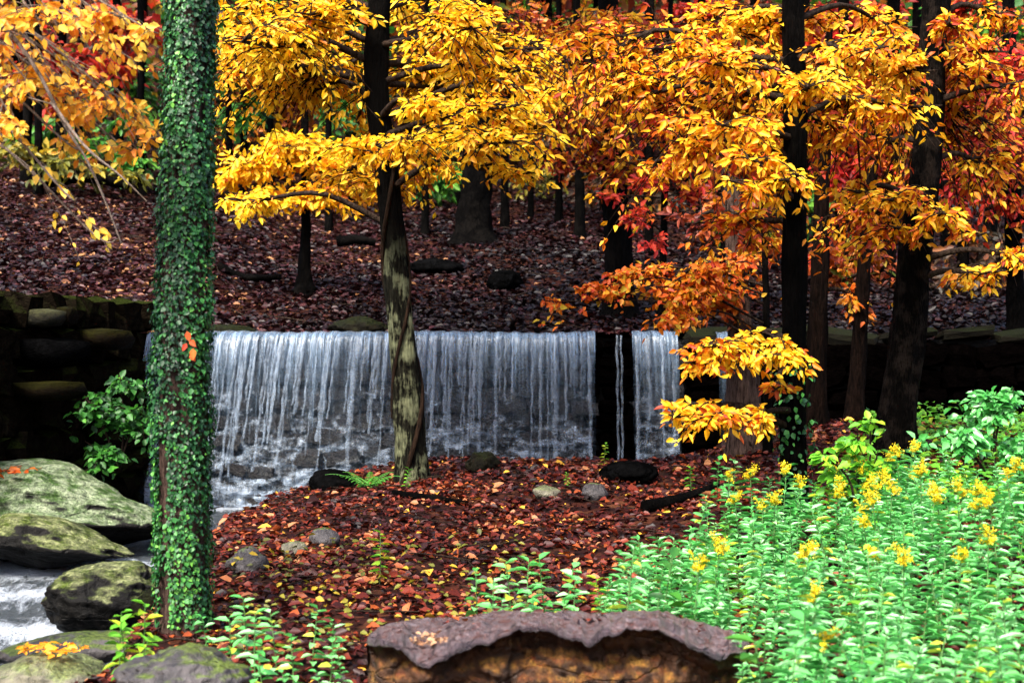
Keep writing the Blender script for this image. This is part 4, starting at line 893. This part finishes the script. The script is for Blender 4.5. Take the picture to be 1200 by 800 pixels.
# far wood on the hill
mb = MB(); wl = {}
for pal, n in (('dark', 30000), ('rust', 22000), ('olive', 9000), ('green', 9000), ('red', 9000)):
    k = 130 if pal in ('dark', 'rust') else 50; per = n // k
    cy = rng.uniform(36, 80, k); cx = rng.uniform(-.5, .5, k) * cy; cz = H(cx, cy) + rng.uniform(1.0, 8, k)
    po = np.repeat(np.stack([cx, cy, cz], -1), per, 0) + rng.normal(0, 1, (k * per, 3)) * np.array([1.7, 1.2, 1.2])
    mb = MB(); add_leaves(mb, po, rng.normal(0, 1, po.shape), rng.normal(0, .6, po.shape) + np.array([0, -.5, .8]), rng.uniform(.25, .5, len(po)), rng.random(len(po)), .7)
    wl[pal] = mb.mesh("far_wood")
for pal, me in wl.items():
    tag(new_obj("far_wood", me, mat=M[pal]), "distant autumn wood covering the hill behind everything, %s foliage" % {'dark': 'brown', 'rust': 'rust', 'olive': 'olive', 'green': 'green', 'red': 'red'}[pal], "wood", kind="stuff")

# unseen trees beside and behind the camera, added to block low sky light
mb = MB(); mbt = MB()
for i in range(46):
    a = math.radians(rnd.uniform(-215, 35)); rr_ = rnd.uniform(9, 20); cx, cy = rr_ * math.cos(a) * 1.0, rr_ * math.sin(a) + 1
    if cy > 3 and abs(cx) < .5 * cy + 3: continue
    g = float(H(cx, cy)); tube(mbt, spline([(cx, cy, g - .2), (cx + .1, cy, g + 4), (cx, cy + .2, g + 11)], 8), np.linspace(.2, .05, 8), 7)
    n = 420; po = np.array([cx, cy, g + 5.5]) + rng.normal(0, 1, (n, 3)) * np.array([1.6, 1.6, 2.6]); po = po[po[:, 2] > g + .8]
    add_leaves(mb, po, rng.normal(0, 1, po.shape), rng.normal(0, .6, po.shape) + np.array([0, 0, .8]), rng.uniform(.25, .45, len(po)), rng.random(len(po)), .7)
sw = tag(new_obj("unseen_shade_wood", mb.mesh("unseen_shade_wood"), mat=M['rust']), "unseen autumn trees added beside and behind the viewpoint to block low skylight", "wood", kind="stuff")
tag(new_obj("trunks", mbt.mesh("trunks"), sw, M['bark_dark']), kind="stuff")

# pale roof behind the red maple
p = P(1128, 207, 33); shed = thing("shed", "low pale blue-grey roofed shed behind the red maple", "shed", (p[0], p[1], float(H(p[0], p[1]))))
mb = MB(); hw, hh = .66, .50; g = float(H(p[0], p[1])); zr = p[2]
mb.add([(p[0] - hw, 32.6, zr), (p[0] + hw + .1, 32.6, zr), (p[0] + hw, 34, zr + .1 + hh), (p[0] - hw * .72, 34, zr + .1 + hh), (p[0] - hw, 32.6, zr - .05), (p[0] + hw + .1, 32.6, zr - .05), (p[0] + hw, 34.1, zr + hh), (p[0] - hw * .72, 34.1, zr + hh)],
       [[0, 1, 2, 3], [4, 7, 6, 5], [0, 4, 5, 1], [1, 5, 6, 2], [2, 6, 7, 3], [3, 7, 4, 0]]); new_obj("roof", mb.mesh("roof", False), shed, M['shed_roof'], shed.location)
mb = MB(); box(mb, p[0] - hw * .9, p[0] + hw * .9, 32.75, 34.0, g - .3, zr - .02); new_obj("wall", mb.mesh("wall", False), shed, M['shed_wall'], shed.location)

# sticks and logs
def stick(name, label, pts_, r, mat='bark_dark'):
    mbb = MB(); pp = []
    for px, py, d in pts_:
        p = P(px, py, d); p[2] = max(p[2], float(H(p[0], p[1])) + r * .6); pp.append(p)
    tube(mbb, spline(pp, 16), np.linspace(r, r * .6, 16), 8, .14); return tag(new_obj(name, mbb.mesh(name), mat=M[mat]), label, "log")
stick("broken_branch", "dark broken branch lying in the leaves below the lichen trunk", [(462, 590, 12.2), (490, 600, 12.0), (520, 603, 11.9), (548, 606, 11.8)], .038)
stick("log", "dark log end in the leaves below the waterfall gap", [(755, 606, 11.4), (775, 596, 11.5), (805, 588, 11.8), (840, 580, 12.1)], .06)
stick("log", "dark log on the leafy slope left of the thin black sapling", [(255, 330, 21), (285, 326, 21), (330, 324, 21)], .07)
stick("log", "dark log on the slope between sapling and lichen trunk", [(395, 283, 25), (420, 281, 25), (440, 284, 25)], .10)
stick("log", "yellow-green mossy log on the slope at the far left", [(55, 212, 27), (100, 208, 27), (152, 216, 27)], .14, 'bark_lichen')

# ------------------------------------------------------------------ plants
def ordinal(i, n):
    w = ["", "second", "third", "fourth", "fifth", "sixth", "seventh", "eighth", "ninth", "tenth", "eleventh", "twelfth", "thirteenth", "fourteenth", "fifteenth", "sixteenth", "seventeenth", "eighteenth", "nineteenth", "twentieth", "twenty-first", "twenty-second", "twenty-third", "twenty-fourth"]
    if i == 0: return "leftmost"
    if i == n - 1: return "rightmost"
    return w[i] + " from left" if i <= n // 2 else w[n - 1 - i] + " from right"
def make_plant(kind, seed, flower=False):
    """list of (name, mesh, matrix) in the plant's own space, height about 1"""
    r = np.random.default_rng(seed); parts = []
    mbs = MB(); bend = r.normal(0, .06, 2)
    top = np.array([bend[0], bend[1], .93]); path = spline([(0, 0, -.05), (bend[0] * .2, bend[1] * .2, .45), top], 10)
    tube(mbs, path, np.linspace(.011, .005, 10), 4, 0); parts.append(("stem", mbs.mesh("stem"), None, M['stem']))
    n = {'gold': 32, 'broad': 16}[kind]; L = {'gold': .165, 'broad': .21}[kind]; w = {'gold': .30, 'broad': .55}[kind]
    lf = []
    for i in range(n):
        t = .22 + .80 * (i / (n - 1)); q = np.clip(t * 9 * .97, 0, 8.99); k = int(q); p = path[k] + (path[k + 1] - path[k]) * (q - k)
        a = i * 2.4 + r.normal(0, .3); up = .15 + .75 * max(0, t - .55) + r.normal(0, .12)
        d = np.array([math.cos(a), math.sin(a), up]); s = L * (1.08 - .55 * max(0, t - .5)) * r.uniform(.75, 1.2)
        lf.append((p, d, np.array([r.normal(0, .25), r.normal(0, .25), 1.0]), s, float(np.clip(r.normal(.5, .22), 0, 1))))
    fl = None
    if flower:
        mbf = MB(); m = 420
        po = []
        for b in range(7):
            a = b * .9; e = top + np.array([math.cos(a) * .07 * r.uniform(.3, 1.5), math.sin(a) * .07 * r.uniform(.3, 1.5), .02 + .03 * r.random()]) ; s_ = top - np.array([0, 0, .10]); e = e - np.array([0, 0, r.uniform(0, .16)])
            tt = r.uniform(.25, 1, m // 7); po.append(s_ + (e - s_) * tt[:, None] + r.normal(0, .014, (m // 7, 3)) + np.array([0, 0, .10]) * (tt * (1 - .6 * tt))[:, None])
        po = np.vstack(po); add_leaves(mbf, po, r.normal(0, 1, po.shape) + np.array([0, 0, .6]), r.normal(0, .5, po.shape) + np.array([0, -.4, .8]), r.uniform(.011, .022, len(po)), r.random(len(po)), .8, .1, .05)
        fl = mbf.mesh("flower_head")
    return parts, lf, fl, w
KINDS = {}
for i in range(4):
    KINDS[('gold', i, 0)] = make_plant('gold', 10 + i); KINDS[('gold', i, 1)] = make_plant('gold', 30 + i, True); KINDS[('broad', i, 0)] = make_plant('broad', 50 + i)
JOIN = {}
def plant(kind, x, y, h, label, group, flower=0, leaves=True, leafmat='plant', name="leafy_plant", tb=0.):
    v = rnd.randrange(4); parts, lf, fl, w = KINDS[(kind, v, flower)]
    o = thing(name, label, "plant", (x, y, float(H(x, y)) - .01), group); o.rotation_euler = (rnd.uniform(-.12, .12), rnd.uniform(-.12, .12), rnd.uniform(0, 6.28)); o.scale = (h, h, h * rnd.uniform(.9, 1.1))
    for nm, me, _, mt in parts: new_obj(nm, me, o, mt)
    if leaves:
        pos = np.array([l[0] for l in lf]); d = np.array([l[1] for l in lf]); n = np.array([l[2] for l in lf])
        leaf_objects(o, (0, 0, 0), pos, d, n, np.array([l[3] for l in lf]), np.clip(np.array([l[4] for l in lf]) + tb + rnd.uniform(-.32, .22), 0, 1), kind + leafmat, M[leafmat], w, .10, .28)
    else:
        jk = (kind, v, flower, leafmat)
        if jk not in JOIN:
            mb = MB(); add_leaves(mb, np.array([l[0] for l in lf]), np.array([l[1] for l in lf]), np.array([l[2] for l in lf]), np.array([l[3] for l in lf]), np.array([l[4] for l in lf]), w, .10, .28); JOIN[jk] = mb.mesh("foliage")
        tag(new_obj("foliage", JOIN[jk], o, M[leafmat]), kind="stuff")
    if fl: new_obj("flower_head", fl, o, M['flower'])
    return o

def patch_label(x, y):
    px = 600 + x / y * F
    if y < 6.3: return "flowerless leafy stem in the nearest rows, right of the big slab", "nearest flowerless stems right of the slab"
    if px < 885: return "flowerless leafy stem of the patch directly behind the big slab", "flowerless stems behind the slab"
    if y > 8.4: return "flowerless leafy stem at the patch's far edge, below the dark trunks", "flowerless stems below the dark trunks"
    return "flowerless leafy stem in the middle of the lower right patch, among yellow flowers", "flowerless stems among the yellow flowers"
FLW = [(868, 598, 9.6), (882, 588, 9.9), (895, 600, 9.4), (905, 612, 9.2), (935, 655, 7.6), (945, 668, 7.3), (930, 600, 9.6), (965, 580, 9.9), (985, 600, 9.4), (1003, 585, 9.8), (1015, 592, 9.6), (1022, 610, 9.0), (1032, 620, 8.7), (1042, 632, 8.4), (1030, 640, 8.2), (1022, 648, 8.0), (1052, 558, 9.8), (1064, 566, 9.8), (1055, 580, 9.6), (1066, 606, 9.0), (1092, 642, 8.2), (1106, 646, 8.1), (1122, 656, 7.9), (1136, 654, 7.9), (1150, 664, 7.7), (1172, 668, 7.6), (1188, 625, 8.4), (1196, 615, 8.6), (957, 712, 6.5), (1120, 688, 7.0), (1158, 690, 6.9), (832, 672, 7.4), (810, 690, 7.0), (1045, 672, 7.2), (1060, 682, 7.0), (945, 770, 5.6), (1010, 632, 8.5), (975, 615, 9.0), (855, 585, 10.0), (915, 590, 9.9), (1078, 612, 8.8), (1045, 600, 9.2)]
FLW.sort()
for i, (px, py, d) in enumerate(FLW):
    p = P(px, py, d); g = float(H(p[0], p[1])); h = np.clip((p[2] - g) / .95, .56, .95)
    plant('gold', p[0], p[1], h, ordinal(i, len(FLW)) + " yellow-flowered stem in the patch at the lower right", "yellow-flowered stems at the lower right", 1, True)
cand = []
tries = 0
while len(cand) < 300 and tries < 20000:
    tries += 1
    y = 4.7 + 5.6 * rnd.random() ** .9; x = rnd.uniform(.2, .40 * y + .1)
    px = 600 + x / y * F
    left = np.interp(y, [4.7, 5.4, 6.1, 6.6, 6.85, 7.4, 8.2, 9.2, 10.4], [905, 905, 905, 900, 700, 690, 740, 790, 850])
    if px < left or px > 1235: continue
    if 1095 < px < 1185 and 8.0 < y < 9.3: continue
    if any((x - a) ** 2 + (y - b) ** 2 < .118 ** 2 for a, b in cand): continue
    cand.append((x, y))
for x, y in cand:
    odd = rnd.random() < .14
    plant('broad' if odd else 'gold', x, y, rnd.choice((rnd.uniform(.28, .44), rnd.uniform(.40, .56), rnd.uniform(.44, .60))) * (1.0 if y < 9 else .8), *patch_label(x, y), 0, True, rnd.choice(('lime', 'plant', 'green')) if odd else 'plant')
for i, (px, py, d, h) in enumerate(sorted(((560, 655, 7.4, .42), (575, 670, 7.2, .40), (600, 650, 7.6, .44), (618, 655, 7.5, .42), (640, 648, 7.7, .45), (660, 655, 7.5, .42), (668, 675, 7.2, .40), (590, 690, 7.0, .34), (630, 685, 7.1, .34), (655, 695, 7.0, .34)))):
    p = P(px, py, d); plant('broad', p[0], p[1], h, ordinal(i, 10) + " broad-leaved green plant in the clump behind the big slab", "broad-leaved clump behind the slab", 0, True, 'plant', tb=.0)
for i, (x, y, h) in enumerate(sorted(((.98, 5.95, .30), (1.02, 5.7, .34), (1.06, 6.2, .36), (.93, 5.6, .24), (1.0, 5.45, .3)))):
    plant('gold', x, y, h, ordinal(i, 5) + " short leafy stem against the right end of the big slab", "stems against the slab's right end", 0, True)
plant('broad', *P(640, 700, 6.95)[:2], .22, "yellow-green plant in the clump just behind the big slab", None, 0, True, 'lime', tb=.3)
for i, (px, d, h) in enumerate(sorted(((150, 6.6, .36), (165, 6.9, .38), (140, 6.9, .34), (160, 6.4, .30)))):
    plant('broad', (px - 600) / F * d, d, h, ordinal(i, 4) + " bright lime plant left of the ivy trunk's foot", "lime plants left of the ivy trunk", 0, True, 'lime')
for i, (px, d, h) in enumerate(sorted(((245, 7.1, .28), (270, 6.7, .36), (290, 7.0, .42), (300, 6.5, .40), (325, 6.8, .34), (345, 6.4, .34), (365, 6.9, .32), (385, 6.5, .30), (395, 7.0, .28), (310, 6.2, .30), (280, 6.1, .26), (340, 6.0, .26), (380, 6.1, .24), (405, 6.4, .22), (260, 6.3, .22)))):
    plant('broad', (px - 600) / F * d, d, h, ordinal(i, 15) + " small green plant in the sparse group between ivy trunk and slab", "sparse plants between ivy trunk and slab", 0, True, 'plant')
for px, d, h, lb, lm in ((445, 9.0, .34, "single pale green seedling in the leaves below the lichen trunk", 'lime'), (708, 13.6, .24, "bright green sprout at the foot of the dark waterfall gap", 'lime'), (475, 12.4, .22, "bright green sprout at the foot of the lichen trunk", 'lime'), (810, 12.2, .26, "small green sprout left of the short brown trunk", 'lime'), (840, 11.4, .4, "green seedling just left of the brown-grey trunk's foot", 'plant'), (665, 12.3, .16, "small green sprout beside the pale stone", 'lime'), (860, 10.8, .45, "pale green plant in front of the brown-grey trunk", 'plant')):
    plant('broad', (px - 600) / F * d, d, h, lb, None, 0, True, lm)
# fern by the lichen trunk
pf = P(432, 585, 13.0); fern = thing("fern", "green fern at the pool's edge left of the lichen trunk", "fern", (pf[0], pf[1], float(H(pf[0], pf[1]))))
for i in range(9):
    a = i * .7 + .2; L = rnd.uniform(.28, .42); t = np.linspace(0, 1, 14); path = np.stack([np.cos(a) * L * t, np.sin(a) * L * t, .36 * t - .22 * t * t], -1)
    mbf = MB(); tube(mbf, path, .004, 3, 0, .5, False); side = np.array([-math.sin(a), math.cos(a), 0])
    for sgn in (-1, 1): add_leaves(mbf, path[2:], np.tile(side * sgn + np.array([math.cos(a), math.sin(a), 0]) * .4, (12, 1)), np.tile([0, -.2, 1.], (12, 1)), .085 * (1.05 - t[2:]), .6, .32)
    new_obj("frond", mbf.mesh("frond"), fern, M['green'])

def shrub(name, label, px, d, blobs, leafmat, leaf, w, n_leaf, tintc=(.5, .25), dens=1.0, key=None, lift=None):
    x = (px - 600) / F * d; base = (x, d, (float(H(x, d)) if lift is None else lift) - .03); root = thing(name, label, "shrub", base); A = []
    for (bx, by, rx, ry, dd, k) in blobs:
        c = P(bx, by, d + dd); mbb = MB(); rx3, rz3 = rx / F * d, ry / F * d; n_l = rx * ry * 3.14 / ((leaf / d * F) ** 2 * .45) * 1.5 * k * dens
        A.append(sample_spray(base, c, (rx3, max(.15, rx3 * .8), rz3), max(3, int(n_l / 9)), 9, leaf, .2, mb=mbb, r0=.012)); new_obj("stem", mbb.mesh("stem"), root, M['twig'], base)
    po, di, no = [np.vstack([a[i] for a in A]) for i in range(3)]; no = no + np.array([0, -.1, .5])
    sz = leaf * rng.uniform(.7, 1.2, len(po)); tn = np.clip(rng.normal(*tintc, len(po)), 0, 1); mask = np.ones(len(po), bool)
    if n_leaf:
        idx = pick_front(po, d, n_leaf); mask[idx] = False; leaf_objects(root, base, po[idx], di[idx], no[idx], sz[idx], tn[idx], key or name + leafmat, M[leafmat], w, .1, .2)
    mb = MB(); add_leaves(mb, po[mask], di[mask], no[mask], sz[mask], tn[mask], w); tag(new_obj("foliage", mb.mesh("foliage"), root, M[leafmat], base), kind="stuff")
    return root
shrub("green_shrub", "leafy lime-green sapling before the trunks, left of the leaning trunk's foot", 1005, 9.7, [(1005, 520, 34, 26, 0, 1), (985, 555, 30, 26, 0, 1), (1025, 545, 26, 26, -.1, 1), (965, 532, 20, 10, -.1, .9), (1015, 580, 34, 26, 0, .9), (1020, 500, 14, 14, 0, .9)], 'lime', .085, .6, 250, (.35, .25), 1.8)
shrub("green_shrub", "rounded green bush before the black wall at the right edge", 1165, 11.0, [(1165, 480, 42, 24, 0, 1), (1140, 510, 42, 26, 0, 1), (1190, 520, 40, 34, 0, 1), (1110, 515, 16, 12, 0, .9), (1185, 465, 24, 16, 0, 1), (1080, 518, 18, 10, 0, .8)], 'plant', .080, .62, 300, (.30, .2), 3.0)
shrub("green_shrub", "shaded dark green bush growing from the rubble wall at the left", 140, 13.1, [(140, 450, 36, 20, 0, .7), (110, 480, 42, 26, -.1, .7), (160, 500, 34, 40, -.1, .7), (120, 530, 44, 28, -.1, .6), (90, 555, 40, 14, -.1, .5)], 'green', .075, .7, 200, (.22, .2), 2.6, None, .45)
# low green cover on the right bank
mb = MB(); N = 7000; y = rng.uniform(9.4, 14.8, N); x = rng.uniform(1.7, 5.6, N); okk = (600 + x / y * F > 1035 - 40 * rng.random(N)) & (600 + x / y * F < 1230); x = x[okk]; y = y[okk]; N = len(x)
a = rng.random(N) * 6.283
add_leaves(mb, np.stack([x, y, H(x, y) + rng.random(N) ** 1.6 * (.12 + .16 * np.clip(wob(x, y, 2.2) + .3, 0, 1))], -1), np.stack([np.cos(a), np.sin(a), rng.normal(.1, .3, N)], -1), np.stack([rng.normal(0, .4, N), rng.normal(-.35, .4, N), np.ones(N)], -1), rng.uniform(.05, .085, N), np.clip(rng.normal(.35, .28, N), 0, 1), .6)
tag(new_obj("ground_cover", mb.mesh("ground_cover"), mat=M['lime']), "low green ground cover on the bank under the bush at the right", "ground cover", kind="stuff")
# undergrowth stems in the red litter
mb = MB(); N = 420; y = rng.uniform(7.0, 9.8, N); x = np.array([rng.uniform(-.20 * t, .02 * t) for t in y]); a = rng.random(N) * 6.283
add_leaves(mb, np.stack([x, y, H(x, y) + .05 + .22 * rng.random(N) ** 2], -1), np.stack([np.cos(a), np.sin(a), rng.normal(.1, .3, N)], -1), np.stack([rng.normal(0, .4, N), rng.normal(-.35, .4, N), np.ones(N)], -1), rng.uniform(.03, .06, N), np.clip(rng.normal(.45, .3, N), 0, 1), .6)
tag(new_obj("undergrowth", mb.mesh("undergrowth"), mat=M['olive']), "sparse olive seedlings and stems in the leaves left of the slab", "undergrowth", kind="stuff")
print("objects:", len(bpy.data.objects), "tris:", sum(sum(len(p.vertices) - 2 for p in me.polygons) for me in bpy.data.meshes if len(me.polygons) < 100) + sum(2 * len(me.polygons) for me in bpy.data.meshes if len(me.polygons) >= 100))
